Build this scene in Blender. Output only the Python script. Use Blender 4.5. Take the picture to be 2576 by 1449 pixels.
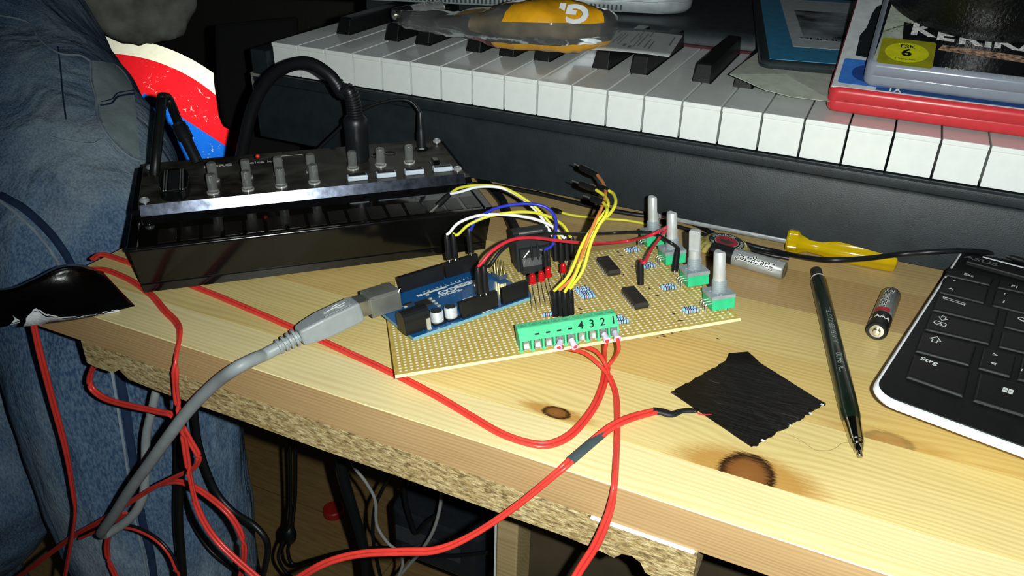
import bpy, bmesh, math, random
from mathutils import Vector, Matrix, noise
from mathutils.bvhtree import BVHTree
random.seed(7)
S = 0.001                                   # all helper coordinates are millimetres
V = Vector
for o in list(bpy.data.objects):
    bpy.data.objects.remove(o)
scene = bpy.context.scene
COL = scene.collection

# ------------------------------------------------------------------ camera, light, exposure
FW = V((-0.3578624, 0.7984833, -0.4841063)); RT = V((0.9067605, 0.4209606, 0.0240329)); F = 2059.11
CAM = V((0, 0, 218.0))
RT = (RT - FW * RT.dot(FW)).normalized()
UP = RT.cross(FW).normalized()
cam_d = bpy.data.cameras.new('camera'); cam = bpy.data.objects.new('camera', cam_d); COL.objects.link(cam)
cam_d.sensor_width = 36.0; cam_d.lens = F / 2576 * 36.0; cam_d.clip_start = 0.01; cam_d.clip_end = 20
cam.matrix_world = Matrix.Translation(CAM * S) @ Matrix((RT, UP, -FW)).transposed().to_4x4()
scene.camera = cam

world = bpy.data.worlds.new('world'); scene.world = world; world.use_nodes = True
world.node_tree.nodes['Background'].inputs[0].default_value = (0.55, 0.75, 1.0, 1)
world.node_tree.nodes['Background'].inputs[1].default_value = 0.011

# the phone's flash: a small LED beside the lens
fl_d = bpy.data.lights.new('phone_flash', 'SPOT'); fl = bpy.data.objects.new('phone_flash', fl_d); COL.objects.link(fl)
fl_d.energy = 11.0; fl_d.color = (0.94, 1.0, 0.96); fl_d.shadow_soft_size = 0.0022
fl_d.spot_size = math.radians(126); fl_d.spot_blend = 1.0
fd = (FW + RT * (460 / F) - UP * (180 / F)).normalized()            # the beam points a little right of and below the lens axis
fl.matrix_world = Matrix.Translation((CAM + RT * 17 + UP * 3) * S) @ fd.to_track_quat('-Z', 'Y').to_matrix().to_4x4()

vs = scene.view_settings
vs.view_transform = 'Standard'; vs.look = 'None'; vs.exposure = 0.0; vs.gamma = 1.0; vs.use_curve_mapping = False

# ------------------------------------------------------------------ helpers
def ray(px, py):
    return FW + RT * ((px - 1288) / F) - UP * ((py - 724.5) / F)
def at(px, py, z=0.0):
    r = ray(px, py); return CAM + r * ((z - CAM.z) / r.z)
def aty(px, py, y):
    r = ray(px, py); return CAM + r * (y / r.y)
def att(px, py, t):
    """point t mm along the optical depth"""
    return CAM + ray(px, py) * t
def atv(px, py, A, B):
    """ray hits the upright plane through A and B"""
    d = V((B.x - A.x, B.y - A.y, 0)); n = V((-d.y, d.x, 0)); r = ray(px, py)
    return CAM + r * ((A - CAM).dot(n) / r.dot(n))
class Frame:
    def __init__(s, o, x, y, z):
        s.o, s.x, s.y, s.z = V(o), V(x).normalized(), V(y).normalized(), V(z).normalized()
        s.M = Matrix((s.x, s.y, s.z)).transposed().to_4x4(); s.M.translation = s.o
    def loc(s, px, py, z=0.0):
        r = ray(px, py); P = CAM + r * ((s.o + s.z * z - CAM).dot(s.z) / r.dot(s.z)) - s.o
        return V((P.dot(s.x), P.dot(s.y), P.dot(s.z)))
    def W(s, x, y, z=0.0):
        return s.o + s.x * x + s.y * y + s.z * z
    def to(s, P):
        P = V(P) - s.o; return V((P.dot(s.x), P.dot(s.y), P.dot(s.z)))
def spl(pts, n=6, closed=False):
    pts = [V(p) for p in pts]; out = []; m = len(pts)
    for i in range(m if closed else m - 1):
        if closed: a, b, c, d = pts[(i - 1) % m], pts[i], pts[(i + 1) % m], pts[(i + 2) % m]
        else:
            b, c = pts[i], pts[i + 1]; a = pts[i - 1] if i else b * 2 - c; d = pts[i + 2] if i + 2 < m else c * 2 - b
        for k in range(n):
            t = k / n
            out.append(0.5 * ((2 * b) + (c - a) * t + (2 * a - 5 * b + 4 * c - d) * t * t + (3 * b - a - 3 * c + d) * t ** 3))
    if not closed: out.append(pts[-1])
    return out
def perp(d):
    d = V(d).normalized(); u = V((0, 0, 1)) if abs(d.z) < .9 else V((1, 0, 0))
    s = d.cross(u).normalized(); return s, d.cross(s).normalized()

class MB:
    def __init__(s): s.v = []; s.f = []; s.m = []; s.T = Matrix.Identity(4)
    def add(s, vs_, fs, mi=0):
        b = len(s.v); s.v += [s.T @ V(p) for p in vs_]; s.f += [[b + i for i in f] for f in fs]; s.m += [mi] * len(fs); return s
    def box(s, x0, x1, y0, y1, z0, z1, mi=0):
        vs_ = [(x, y, z) for z in (z0, z1) for y in (y0, y1) for x in (x0, x1)]
        return s.add(vs_, [(0, 2, 3, 1), (4, 5, 7, 6), (0, 1, 5, 4), (2, 6, 7, 3), (0, 4, 6, 2), (1, 3, 7, 5)], mi)
    def prism(s, poly, z0, z1, mi=0, top=None):
        """poly: list of (x,y) counter-clockwise; top: other outline for the upper face"""
        n = len(poly); top = top or poly
        vs_ = [(p[0], p[1], z0) for p in poly] + [(p[0], p[1], z1) for p in top]
        return s.add(vs_, [tuple(reversed(range(n))), tuple(range(n, 2 * n))] + [(i, (i + 1) % n, n + (i + 1) % n, n + i) for i in range(n)], mi)
    def loft(s, rings, mi=0, cap=True, closed=True):
        n = len(rings[0]); vs_ = [p for r in rings for p in r]; fs = []
        for k in range(len(rings) - 1):
            for i in range(n if closed else n - 1):
                fs.append((k * n + i, k * n + (i + 1) % n, (k + 1) * n + (i + 1) % n, (k + 1) * n + i))
        if cap and closed: fs += [tuple(reversed(range(n))), tuple((len(rings) - 1) * n + i for i in range(n))]
        return s.add(vs_, fs, mi)
    def cyl(s, p0, p1, r0, r1=None, n=14, mi=0, cap=True):
        p0, p1 = V(p0), V(p1); r1 = r0 if r1 is None else r1; a, b = perp(p1 - p0); rings = []
        for p, r in ((p0, r0), (p1, r1)):
            rings.append([p + (a * math.cos(2 * math.pi * i / n) + b * math.sin(2 * math.pi * i / n)) * r for i in range(n)])
        rings = [list(reversed(q)) for q in rings] if (p1 - p0).dot(a.cross(b)) < 0 else rings
        return s.loft(rings, mi, cap)
    def lathe(s, p0, d, prof, n=20, mi=0):
        """prof: list of (radius, distance along d)"""
        p0, d = V(p0), V(d).normalized(); a, b = perp(d)
        if d.dot(a.cross(b)) < 0: b = -b
        rings = [[p0 + d * h + (a * math.cos(2 * math.pi * i / n) + b * math.sin(2 * math.pi * i / n)) * max(r, .01) for i in range(n)] for r, h in prof]
        return s.loft(rings, mi, True)
    def tube(s, pts, r, n=8, mi=0, flat=1.0, side=None):
        pts = [V(p) for p in pts]; rings = []; pa = None
        for i, p in enumerate(pts):
            d = (pts[min(i + 1, len(pts) - 1)] - pts[max(i - 1, 0)]).normalized()
            if side is not None:
                a = (V(side) - d * d.dot(V(side))).normalized()
            elif pa is None: a = perp(d)[0]
            else: a = (pa - d * d.dot(pa)).normalized()
            pa = a; b = d.cross(a); rr = r[i] if isinstance(r, (list, tuple)) else r
            rings.append([p + (a * math.cos(2 * math.pi * k / n) + b * math.sin(2 * math.pi * k / n) * flat) * rr for k in range(n)])
        return s.loft(rings, mi)
    def sphere(s, c, r, n=12, mi=0, sc=(1, 1, 1)):
        c = V(c); rings = []
        for k in range(n // 2 + 1):
            t = math.pi * k / (n // 2); z = -math.cos(t); q = max(math.sin(t), .01)
            rings.append([c + V((q * math.cos(2 * math.pi * i / n) * sc[0], q * math.sin(2 * math.pi * i / n) * sc[1], z * sc[2])) * r for i in range(n)])
        return s.loft(rings, mi)
    def grid(s, fn, nu, nv, mi=0, flip=False):
        vs_ = [fn(i / nu, j / nv) for j in range(nv + 1) for i in range(nu + 1)]; w = nu + 1
        fs = [(j * w + i, j * w + i + 1, (j + 1) * w + i + 1, (j + 1) * w + i) for j in range(nv) for i in range(nu)]
        return s.add(vs_, [tuple(reversed(q)) for q in fs] if flip else fs, mi)
    def text(s, body, size, mi=0, M=None, depth=0.05, align='CENTER', shear=0.0, sx=1.0, bold=0.0):
        """flat print: letters as thin raised shapes in the local xy plane"""
        cu = bpy.data.curves.new('t', 'FONT'); cu.body = body; cu.size = size; cu.extrude = depth; cu.align_x = align; cu.align_y = 'CENTER'
        cu.shear = shear; cu.offset = bold; cu.resolution_u = 3
        ob = bpy.data.objects.new('t', cu); COL.objects.link(ob); dg = bpy.context.evaluated_depsgraph_get()
        me = bpy.data.meshes.new_from_object(ob.evaluated_get(dg)); MM = (M or Matrix.Identity(4)) @ Matrix.Diagonal((sx, 1, 1, 1))
        s.add([MM @ v.co for v in me.vertices], [tuple(p.vertices) for p in me.polygons], mi)
        bpy.data.objects.remove(ob); bpy.data.curves.remove(cu); bpy.data.meshes.remove(me); return s
    def build(s, name, mats, parent=None, org=None, smooth=None, bevel=0.0, seg=2):
        org = V(org) if org is not None else V((0, 0, 0))
        me = bpy.data.meshes.new(name); me.from_pydata([(p - org) * S for p in s.v], [], s.f)
        mats = mats if isinstance(mats, (list, tuple)) else [mats]
        for m_ in mats: me.materials.append(m_)
        me.polygons.foreach_set('material_index', s.m)
        if bevel:
            bm = bmesh.new(); bm.from_mesh(me); bmesh.ops.remove_doubles(bm, verts=bm.verts, dist=1e-6)
            es = [e for e in bm.edges if len(e.link_faces) == 2 and e.calc_face_angle(0) > .6]
            bmesh.ops.bevel(bm, geom=es, offset=bevel * S, segments=seg, profile=.5, affect='EDGES', clamp_overlap=True); bm.to_mesh(me); bm.free()
        if smooth is not None:
            me.polygons.foreach_set('use_smooth', [True] * len(me.polygons))
            me.set_sharp_from_angle(angle=math.radians(smooth))
        ob = bpy.data.objects.new(name, me); COL.objects.link(ob); ob.location = org * S
        if parent: ob.parent = parent
        return ob
def tag(o, label=None, cat=None, group=None, kind=None):
    if label: o['label'] = label
    if cat: o['category'] = cat
    if group: o['group'] = group
    if kind: o['kind'] = kind
    return o
def thing(name, label, cat, M=None, group=None):
    o = bpy.data.objects.new(name, None); COL.objects.link(o); o.empty_display_size = .01
    if M is not None:
        M = M.copy(); M.translation = M.translation * S; o.matrix_world = M
    return tag(o, label, cat, group)
def inst(src, parent, loc=None, name=None, M=None):
    o = src.copy(); COL.objects.link(o); o.parent = parent
    if loc is not None: o.location = V(loc) * S
    if M is not None: M = M.copy(); M.translation = M.translation * S; o.matrix_local = M
    return o

# ------------------------------------------------------------------ materials
def lin(h):
    c = [int(h[i:i + 2], 16) / 255 for i in (0, 2, 4)]
    return tuple(x / 12.92 if x <= .04045 else ((x + .055) / 1.055) ** 2.4 for x in c) + (1,)
class NT:
    def __init__(s, m): s.t = m.node_tree; s.n = s.t.nodes; s.b = s.n['Principled BSDF']
    def new(s, ty, **kw):
        nd = s.n.new(ty)
        for k, v in kw.items(): setattr(nd, k, v)
        return nd
    def L(s, a, b): s.t.links.new(a, b)
    def math(s, op, a, b=None):
        nd = s.new('ShaderNodeMath', operation=op)
        for i, x in enumerate((a, b)):
            if x is None: continue
            if isinstance(x, (int, float)): nd.inputs[i].default_value = x
            else: s.L(x, nd.inputs[i])
        return nd.outputs[0]
    def mix(s, fac, a, b, bt='MIX'):
        nd = s.new('ShaderNodeMixRGB', blend_type=bt)
        for i, x in zip((0, 1, 2), (fac, a, b)):
            if isinstance(x, (int, float)): nd.inputs[i].default_value = x
            elif isinstance(x, tuple): nd.inputs[i].default_value = x
            else: s.L(x, nd.inputs[i])
        return nd.outputs[0]
    def ramp(s, fac, *st):
        nd = s.new('ShaderNodeValToRGB'); cr = nd.color_ramp
        while len(cr.elements) < len(st): cr.elements.new(.5)
        for e, (p, c) in zip(cr.elements, st): e.position = p; e.color = c if isinstance(c, tuple) else (c, c, c, 1)
        s.L(fac, nd.inputs[0]); return nd.outputs[0]
    def noise(s, scale, detail=3, vec=None, dist=0.0, rough=.5):
        nd = s.new('ShaderNodeTexNoise'); nd.inputs['Scale'].default_value = scale; nd.inputs['Detail'].default_value = detail
        nd.inputs['Distortion'].default_value = dist; nd.inputs['Roughness'].default_value = rough
        if vec is not None: s.L(vec, nd.inputs['Vector'])
        return nd.outputs[0]
    def pos(s, scale=(1, 1, 1), loc=(0, 0, 0), obj=False, rot=(0, 0, 0)):
        src = s.new('ShaderNodeTexCoord').outputs['Object'] if obj else s.new('ShaderNodeNewGeometry').outputs['Position']
        mp = s.new('ShaderNodeMapping'); mp.inputs['Scale'].default_value = scale; mp.inputs['Location'].default_value = loc; mp.inputs['Rotation'].default_value = rot
        s.L(src, mp.inputs[0]); return mp.outputs[0]
    def bump(s, h, strength=.3, dist=.0005):
        nd = s.new('ShaderNodeBump'); nd.inputs['Strength'].default_value = strength; nd.inputs['Distance'].default_value = dist
        s.L(h, nd.inputs['Height']); s.L(nd.outputs[0], s.b.inputs['Normal'])
MATS = {}
def mat(name, col='808080', rough=.5, metal=0.0, var=0.06, nscale=150, bump=0.0, bscale=900, trans=0.0, ior=1.45, coat=0.0, spec=.5, alpha=1.0, sheen=0.0):
    if name in MATS: return MATS[name]
    m = bpy.data.materials.new(name); m.use_nodes = True; t = NT(m); b = t.b; c = lin(col)
    n = t.noise(nscale, 3, t.pos(obj=True))
    lo = tuple(x * (1 - var * 2) for x in c[:3]) + (1,); hi = tuple(min(1, x * (1 + var * 2)) for x in c[:3]) + (1,)
    t.L(t.ramp(n, (.3, lo), (.7, hi)), b.inputs['Base Color'])
    b.inputs['Roughness'].default_value = rough; b.inputs['Metallic'].default_value = metal; b.inputs['IOR'].default_value = ior
    b.inputs['Transmission Weight'].default_value = trans; b.inputs['Coat Weight'].default_value = coat; b.inputs['Coat Roughness'].default_value = .05
    b.inputs['Specular IOR Level'].default_value = spec; b.inputs['Alpha'].default_value = alpha
    if sheen: b.inputs['Sheen Weight'].default_value = sheen
    if bump: t.bump(t.noise(bscale, 4, t.pos(obj=True)), bump)
    MATS[name] = m; return m

def wood(name, light, dark, seed, knots=(), gs=1.0):
    """pine: fine growth lines along x plus knots (x, y, rx, ry in mm, strength) at their place in the board"""
    m = bpy.data.materials.new(name); m.use_nodes = True; t = NT(m)
    warp = t.noise(9, 2, t.pos((.6, 3, 3), (seed, 0, 0)))
    P = t.new('ShaderNodeNewGeometry').outputs['Position']
    sep = t.new('ShaderNodeSeparateXYZ'); t.L(P, sep.inputs[0])
    yy = t.math('ADD', sep.outputs[1], t.math('MULTIPLY', sep.outputs[2], .7))
    kd = None
    for (kx, ky, rx, ry, st) in knots:
        dx = t.math('DIVIDE', t.math('SUBTRACT', sep.outputs[0], kx * S), rx * S)
        dy = t.math('DIVIDE', t.math('SUBTRACT', sep.outputs[1], ky * S), ry * S)
        d = t.math('SQRT', t.math('ADD', t.math('MULTIPLY', dx, dx), t.math('MULTIPLY', dy, dy)))
        g = t.math('DIVIDE', .0035 * st, t.math('ADD', .6, t.math('MULTIPLY', d, t.math('MULTIPLY', d, .35))))
        sg = t.math('MULTIPLY', g, t.math('SIGN', dy))
        yy = t.math('ADD', yy, sg); kd = (d, st, dx, dy) if kd is None else kd
    ph = t.math('ADD', t.math('MULTIPLY', yy, 1150 * gs), t.math('MULTIPLY', warp, 26))
    ln = t.math('POWER', t.math('ABSOLUTE', t.math('SINE', ph)), 2.5)
    amp = t.noise(5, 2, t.pos((2, 14, 14), (seed * 2, 1, 0)))
    fine = t.noise(60, 4, t.pos((.8, 22, 22), (seed, 2, 0)))
    f = t.math('ADD', t.math('MULTIPLY', t.math('MULTIPLY', ln, amp), .6), t.math('MULTIPLY', fine, .45))
    col = t.ramp(f, (.15, lin(light)), (.95, lin(dark)))
    blot = t.ramp(t.noise(4, 3, t.pos((2.5, 6, 6), (seed, 5, 0))), (.35, (.86, .84, .78, 1)), (.65, (1, 1, 1, 1)))
    col = t.mix(.7, col, blot, 'MULTIPLY')
    for (kx, ky, rx, ry, st) in knots:
        dx = t.math('DIVIDE', t.math('SUBTRACT', sep.outputs[0], kx * S), rx * S)
        dy = t.math('DIVIDE', t.math('SUBTRACT', sep.outputs[1], ky * S), ry * S)
        wob = t.math('MULTIPLY', t.math('SUBTRACT', t.noise(90, 3), .5), .5)
        dc = t.math('ADD', t.math('SQRT', t.math('ADD', t.math('MULTIPLY', dx, dx), t.math('MULTIPLY', dy, dy))), wob)
        dh = t.math('SQRT', t.math('ADD', t.math('MULTIPLY', t.math('MULTIPLY', dx, dx), .12), t.math('MULTIPLY', t.math('MULTIPLY', dy, dy), .75)))
        dh = t.math('ADD', dh, wob)
        col = t.mix(t.math('MULTIPLY', t.ramp(dh, (.6, 1.0), (1.75, 0.0)), .75 * st), col, lin('a8701f'))
        kc = t.ramp(dc, (0.0, lin('8a5a2c')), (.55, lin('7d4f25')), (.78, lin('2e1a0a')), (1.0, lin('4a2c10')))
        col = t.mix(t.math('MULTIPLY', t.ramp(dc, (.85, 1.0), (1.1, 0.0)), st), col, kc)
    t.L(col, t.b.inputs['Base Color']); t.b.inputs['Roughness'].default_value = .42; t.b.inputs['Specular IOR Level'].default_value = .35
    t.bump(t.noise(60, 4, t.pos((1, 30, 30))), .12, .0004)
    MATS[name] = m; return m

# ------------------------------------------------------------------ the room
FLOOR = -720.0
def floor_mat():
    m = bpy.data.materials.new('floor_laminate'); m.use_nodes = True; t = NT(m)
    n = t.noise(30, 4, t.pos((1, 9, 1))); br = t.new('ShaderNodeTexBrick'); t.L(t.pos((6, 6, 6)), br.inputs[0])
    br.inputs['Mortar Size'].default_value = .006; br.inputs['Scale'].default_value = 1; br.inputs['Brick Width'].default_value = 6; br.inputs['Row Height'].default_value = .9
    br.inputs['Color1'].default_value = lin('b8945f'); br.inputs['Color2'].default_value = lin('a8844f'); br.inputs['Mortar'].default_value = lin('3a2814')
    t.L(t.mix(.5, br.outputs[0], t.ramp(n, (.3, lin('9a7848')), (.7, lin('c8a872'))), 'MIX'), t.b.inputs['Base Color']); t.b.inputs['Roughness'].default_value = .45
    return m
wallm = mat('wall_paint', '6a6660', .9, bump=.1)
tag(MB().box(-2300, 1500, -900, 1900, FLOOR - 40, FLOOR).build('floor', floor_mat(), org=(0, 500, FLOOR)), kind='structure')
tag(MB().box(-2300, 1500, 1900, 1960, FLOOR, 1700).build('wall_back', wallm, org=(0, 1900, FLOOR)), kind='structure')
tag(MB().box(-2360, -2300, -900, 1960, FLOOR, 1700).build('wall_left', wallm, org=(-2300, 0, FLOOR)), kind='structure')
# carpet edge seen in the gloom under the desk
tag(MB().box(-1900, 300, 1120, 1320, FLOOR, FLOOR + 70).build('baseboard_back', mat('red_skirting', 'b85c3c', .6), org=(0, 1120, FLOOR), bevel=3), kind='structure')

# ------------------------------------------------------------------ desk: pine planks on a broken chipboard
EDGE = 235.2; DL = -385.0; DR = 330.0
kn1 = at(1400, 1038); kn2 = at(1880, 1186); kn3 = at(670, 757); kn4 = at(2240, 1068); kn5 = at(1165, 668); kn6 = at(2215, 1105)
desk = thing('desk', 'light pine desk top of glued planks carrying the circuit board', 'desk', Matrix.Translation((0, EDGE, -19)))
DO = V((0, EDGE, -19))
plank_def = [(EDGE, 262.2, 'e6d8a6', 'cdb478', ()), (262.2, 310.2, 'dfcc8e', 'bfa05c', ((kn1.x, kn1.y, 7, 4.5, 1.0), (kn2.x, 264.5, 12, 15, 1.0))),
             (310.2, 358.0, 'd9be7a', 'b6904a', ((kn4.x, 312, 11, 7, .45),)), (358.0, 407.6, 'dcc584', 'bc9a54', ((kn3.x, kn3.y, 7, 5, .6),)),
             (407.6, 455.5, 'c2a372', '9f7c4a', ((kn5.x, kn5.y, 13, 9, .7),)), (455.5, 540.0, 'ccb280', 'aa8a58', ())]
front_m = wood('pine_front_edge', 'bf9f72', '96724a', 3.3, gs=2.2)
for k, (y0, y1, a, b, kn) in enumerate(plank_def):
    mm = wood('pine_%d' % k, a, b, 1.7 * k + .4, kn)
    g = .012
    mb = MB()
    mb.box(DL, DR, y0 + g, y1 - g, -19, 0, 0)
    if k == 0: mb.m[2] = 1
    o = mb.build('plank', [mm, front_m] if k == 0 else mm, desk, bevel=0 if k else .35, seg=1)
    o.location = (V((0, 0, 0)) - DO) * S

def chip_mat():
    m = bpy.data.materials.new('chipboard'); m.use_nodes = True; t = NT(m)
    vo = t.new('ShaderNodeTexVoronoi'); vo.inputs['Scale'].default_value = 620; t.L(t.pos((.45, 1, 1.6)), vo.inputs['Vector'])
    n = t.noise(430, 5, t.pos((.6, 1, 1.5)), rough=.7)
    c = t.mix(.55, t.ramp(vo.outputs['Color'], (.15, lin('6b5230')), (.45, lin('b4965f')), (.85, lin('e0cd9a'))), t.ramp(n, (.36, lin('4a3820')), (.5, lin('b09660')), (.68, lin('e6d6a8'))))
    t.L(c, t.b.inputs['Base Color']); t.b.inputs['Roughness'].default_value = .85; t.bump(n, .8, .0016); return m
chipm = chip_mat()
# broken outline of the chipboard's front face (x, z)
bot = [(-352, -33), (-346, -34), (-333, -33.5), (-328, -30), (-322, -34.5), (-300, -35.2), (-250, -35), (-200, -35.4), (-160, -35), (-110, -35.3), (-80, -35.2),
       (-62, -36.5), (-57, -37.5), (-54, -34), (-50, -33), (-46, -35), (-43.5, -39.5), (-39, -40.5), (-34, -41), (-29, -43.5), (-25, -44)]
poly = [(x, -19.2) for x in (-25, -352)]
front = poly + bot
mb = MB(); n = len(front)
random.seed(5)
def chip_ring(y, j): return [(x + (random.uniform(-j, j)), y, z + (random.uniform(-j, j) if z < -20 else 0)) for x, z in front]
mb.loft([chip_ring(EDGE + .2, 0), chip_ring(EDGE + 8, .4), chip_ring(EDGE + 150, .6)])
# rough the long top edge a little so that the face is not one straight sheet
cb = mb.build('chipboard', [chipm], org=(-190, EDGE, -35))
tag(cb, 'rough broken chipboard strip fixed under the pine desk edge', 'chipboard')
MB().box(-68, -26, EDGE - 1.3, EDGE + 20, -19.6, -19.05).build('laminate', mat('white_laminate', 'f4f4ee', .3), cb, org=None).location = (-V((-190, EDGE, -35))) * S

# ------------------------------------------------------------------ digital piano
KX, KY, KZ, PW = -413.34, 479.8, 81.7, 23.55
piano = thing('digital_piano', 'black digital piano with white and black keys behind the desk', 'piano', Matrix.Translation((KX, KY, 8)))
PO = V((0, 0, KZ - 8))                                  # key-top level in the piano's frame
blk = mat('piano_black', '1c2327', .48, bump=.25, bscale=1500, var=.12, nscale=90)
blk2 = mat('piano_panel', '2b3134', .5, bump=.2, bscale=1500, var=.1)
wkm = mat('key_white', 'e9ecea', .22, var=.015, coat=.3); bkm = mat('key_black', '0d0f10', .45, bump=.1, bscale=600)
NK = 31
def pbuild(mb, name, m, **k):
    mb.v = [p + PO for p in mb.v]; return mb.build(name, m, piano, **k)
# fascia with its rounded lip: profile (y, z)
prof = [(3, -24), (-3.2, -23.2), (-4.6, -24.2), (-5, -26), (-4.6, -29.5), (-3.6, -30.5), (-3.4, -32), (-3.9, -33), (-4.2, -72.5), (-2, -73.5), (320, -73.5), (320, -24)]
def yz_sweep(prof, x0, x1, mi=0):
    mb = MB(); mb.loft([[(x1, y, z) for y, z in prof], [(x0, y, z) for y, z in prof]], mi); return mb
pbuild(yz_sweep(prof, -17, NK * PW + 10), 'key_slip', blk, smooth=35)
# body behind the keys
prof2 = [(150, -24), (150, 2), (151, 7), (154, 10), (158, 11.3), (164, 11.8), (330, 12.2), (330, -24)]
pbuild(yz_sweep(prof2, -17, NK * PW + 10), 'rear_panel', blk2, smooth=40)
pbuild(MB().box(-17, -1.2, -4, 150, -24, -6), 'end_block', blk, bevel=1)
pbuild(MB().box(-17.6, -16.4, -5.5, 2, -38, -23).box(-17.6, -9, -5.6, -4.6, -25.5, -23.4), 'end_bracket', mat('pale_metal', 'b9b4a6', .4, .6))
pbuild(MB().box(0, NK * PW, 146.5, 150.2, -1.5, 1.5), 'felt_strip', mat('red_felt', '4a2428', .95, bump=.5))
names7 = 'ABCDEFG'
bl_off = {'A': 5.2, 'C': 1.2, 'D': 4.2, 'F': -.8, 'G': 2.0}
def bk(i): return i >= 1 and names7[(i - 1) % 7] in bl_off      # a black key stands on boundary i
BW = 5.8
key_mesh = {}
for i in range(NK):
    x0, x1 = .45, PW - .45; L = 146.0; y1 = 49.0
    lx = x0; rx = x1
    if bk(i): lx = max(x0, bl_off[names7[(i - 1) % 7]] + BW + .7)
    if bk(i + 1): rx = min(x1, PW + bl_off[names7[i % 7]] - BW - .7)
    kk = names7[i % 7] if i else 'A0'
    if kk not in key_mesh:
        out = [(x0, 0), (x1, 0), (x1, y1), (rx, y1), (rx, L), (lx, L), (lx, y1), (x0, y1)]
        pp = [p for j, p in enumerate(out) if out[j - 1] != p]
        mb = MB(); mb.prism(pp, -3.0, 0)
        o = mb.build('white_key', wkm, None, bevel=.55, seg=2)
        bm = bmesh.new(); bm.from_mesh(o.data)
        r = bmesh.ops.create_cube(bm, size=1)
        for v in r['verts']: v.co = V(((v.co.x + .5) * (x1 - x0 - .5) + x0 + .25, (v.co.y + .5) * y1 + 1.0, (v.co.z + .5) * -20 - 2.8)) * S
        bmesh.ops.recalc_face_normals(bm, faces=bm.faces); bm.to_mesh(o.data); bm.free()
        o.parent = piano; key_mesh[kk] = o
    else: o = inst(key_mesh[kk], piano)
    o.location = (PO + V((i * PW, 0, 0))) * S
bsrc = None
for i in range(1, NK):
    if not bk(i): continue
    if bsrc is None:
        mb = MB(); a, b, L = BW, 4.7, 148
        mb.loft([[(-a, 48.5, -3), (a, 48.5, -3), (a, L, -3), (-a, L, -3)], [(-a, 48.8, .5), (a, 48.8, .5), (a, L, .5), (-a, L, .5)],
                 [(-b, 53.5, 10.5), (b, 53.5, 10.5), (b, L, 10.5), (-b, L, 10.5)], [(-b + .5, 55.5, 11.6), (b - .5, 55.5, 11.6), (b - .5, L, 11.6), (-b + .5, L, 11.6)]])
        bsrc = mb.build('black_key', bkm, piano, bevel=.5, seg=2); o = bsrc
    else: o = inst(bsrc, piano)
    o.location = (PO + V((i * PW + bl_off[names7[(i - 1) % 7]], 0, 0))) * S

# ------------------------------------------------------------------ synthesizer
VF = Frame((-330.7, 259.3, 0), (.7226, .691, 0), (-.691, .7226, 0), (0, 0, 1))
syn = thing('synthesizer', 'small glossy black synthesizer with clear knobs and four white buttons', 'synthesizer', VF.M)
gloss = mat('gloss_black', '0a0b0b', .12, var=.1, spec=.6)
gloss2 = mat('gloss_black_front', '0c0c0c', .16, var=.2, nscale=40, bump=.03, bscale=300, spec=.6)
def taper(prof, x0, x1, t=2.5, h=30.0):
    return [[(x1 - t * (1 - z / h), y, z) for y, z in prof], [(x0 + t * (1 - z / h), y, z) for y, z in prof]]
body_p = [(1.2, 2.2), (1.0, 6.9), (1.6, 7.1), (1.6, 7.5), (.9, 7.7), (-3.4, 28.2), (-3.2, 29.2), (-2.4, 29.8), (36.5, 29.8), (40, 33), (108, 33.5), (110, 31), (108, 2.2)]
mb = MB(); mb.loft(taper(body_p, 0, 193)); mb.build('body', gloss2, syn, bevel=.4, seg=2)
for x in (-.6, 188.5): MB().box(x, x + 5.1, -3.6, 110, 28.8, 31).build('side_rail', gloss, syn, bevel=.6)
for x, y in ((14, 12), (179, 12), (14, 98), (179, 98)): MB().lathe((x, y, 0), (0, 0, 1), [(4, 0), (4.2, 2.4)], 14).build('rubber_foot', mat('rubber', '101010', .8), syn)
mb = MB(); mb.box(4.5, 188.5, -2.6, 37, 29.6, 30.2); mb.build('key_strip', mat('strip_glass', '100e0c', .06, spec=.9, var=.02), syn)
ksrc = None
for i in range(16):
    x = 14 + i * 11.0
    if ksrc is None: o = ksrc = MB().box(0, 9.0, 0, 17, 0, .35).build('touch_key', mat('touch_key', '1b1815', .2, var=.05), syn, bevel=.15, seg=1)
    else: o = inst(ksrc, syn)
    o.location = V((x, 0 + (0 if i else 0), 30.1)) * S
# bevelled mirror strip and top panel
mb = MB(); mb.add([(4, 37.0, 30.3), (189, 37.0, 30.3), (188.5, 39.3, 36.0), (4.5, 39.3, 36.0), (4, 42, 30.3), (189, 42, 30.3), (188.5, 42, 36), (4.5, 42, 36)],
                  [(0, 1, 2, 3), (1, 5, 6, 2), (4, 0, 3, 7), (5, 4, 7, 6), (3, 2, 6, 7), (0, 4, 5, 1)])
mb.build('mirror_bevel', mat('mirror_bevel', '4a4f5c', .2, .9, var=.25, nscale=220, bump=.03, bscale=250), syn)
def panel_mat():
    m = bpy.data.materials.new('brushed_panel'); m.use_nodes = True; t = NT(m)
    n = t.noise(40, 4, t.pos((2, 40, 40), obj=True)); sm = t.noise(30, 3, t.pos((1, 1.6, 1), obj=True), rough=.6)
    t.L(t.mix(t.ramp(sm, (.42, 0.0), (.62, .6)), t.ramp(n, (.3, lin('2a2621')), (.7, lin('3c3731'))), lin('6c6a60')), t.b.inputs['Base Color'])
    t.b.inputs['Metallic'].default_value = .5; t.L(t.ramp(sm, (.4, .28), (.65, .6)), t.b.inputs['Roughness']); return m
mb = MB(); mb.box(3.5, 189.5, 39.2, 107, 33, 36.05); panel = mb.build('panel', panel_mat(), syn, bevel=.3, seg=1)
scr = mat('steel', 'd2d6d8', .2, .6)
ss = None
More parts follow.
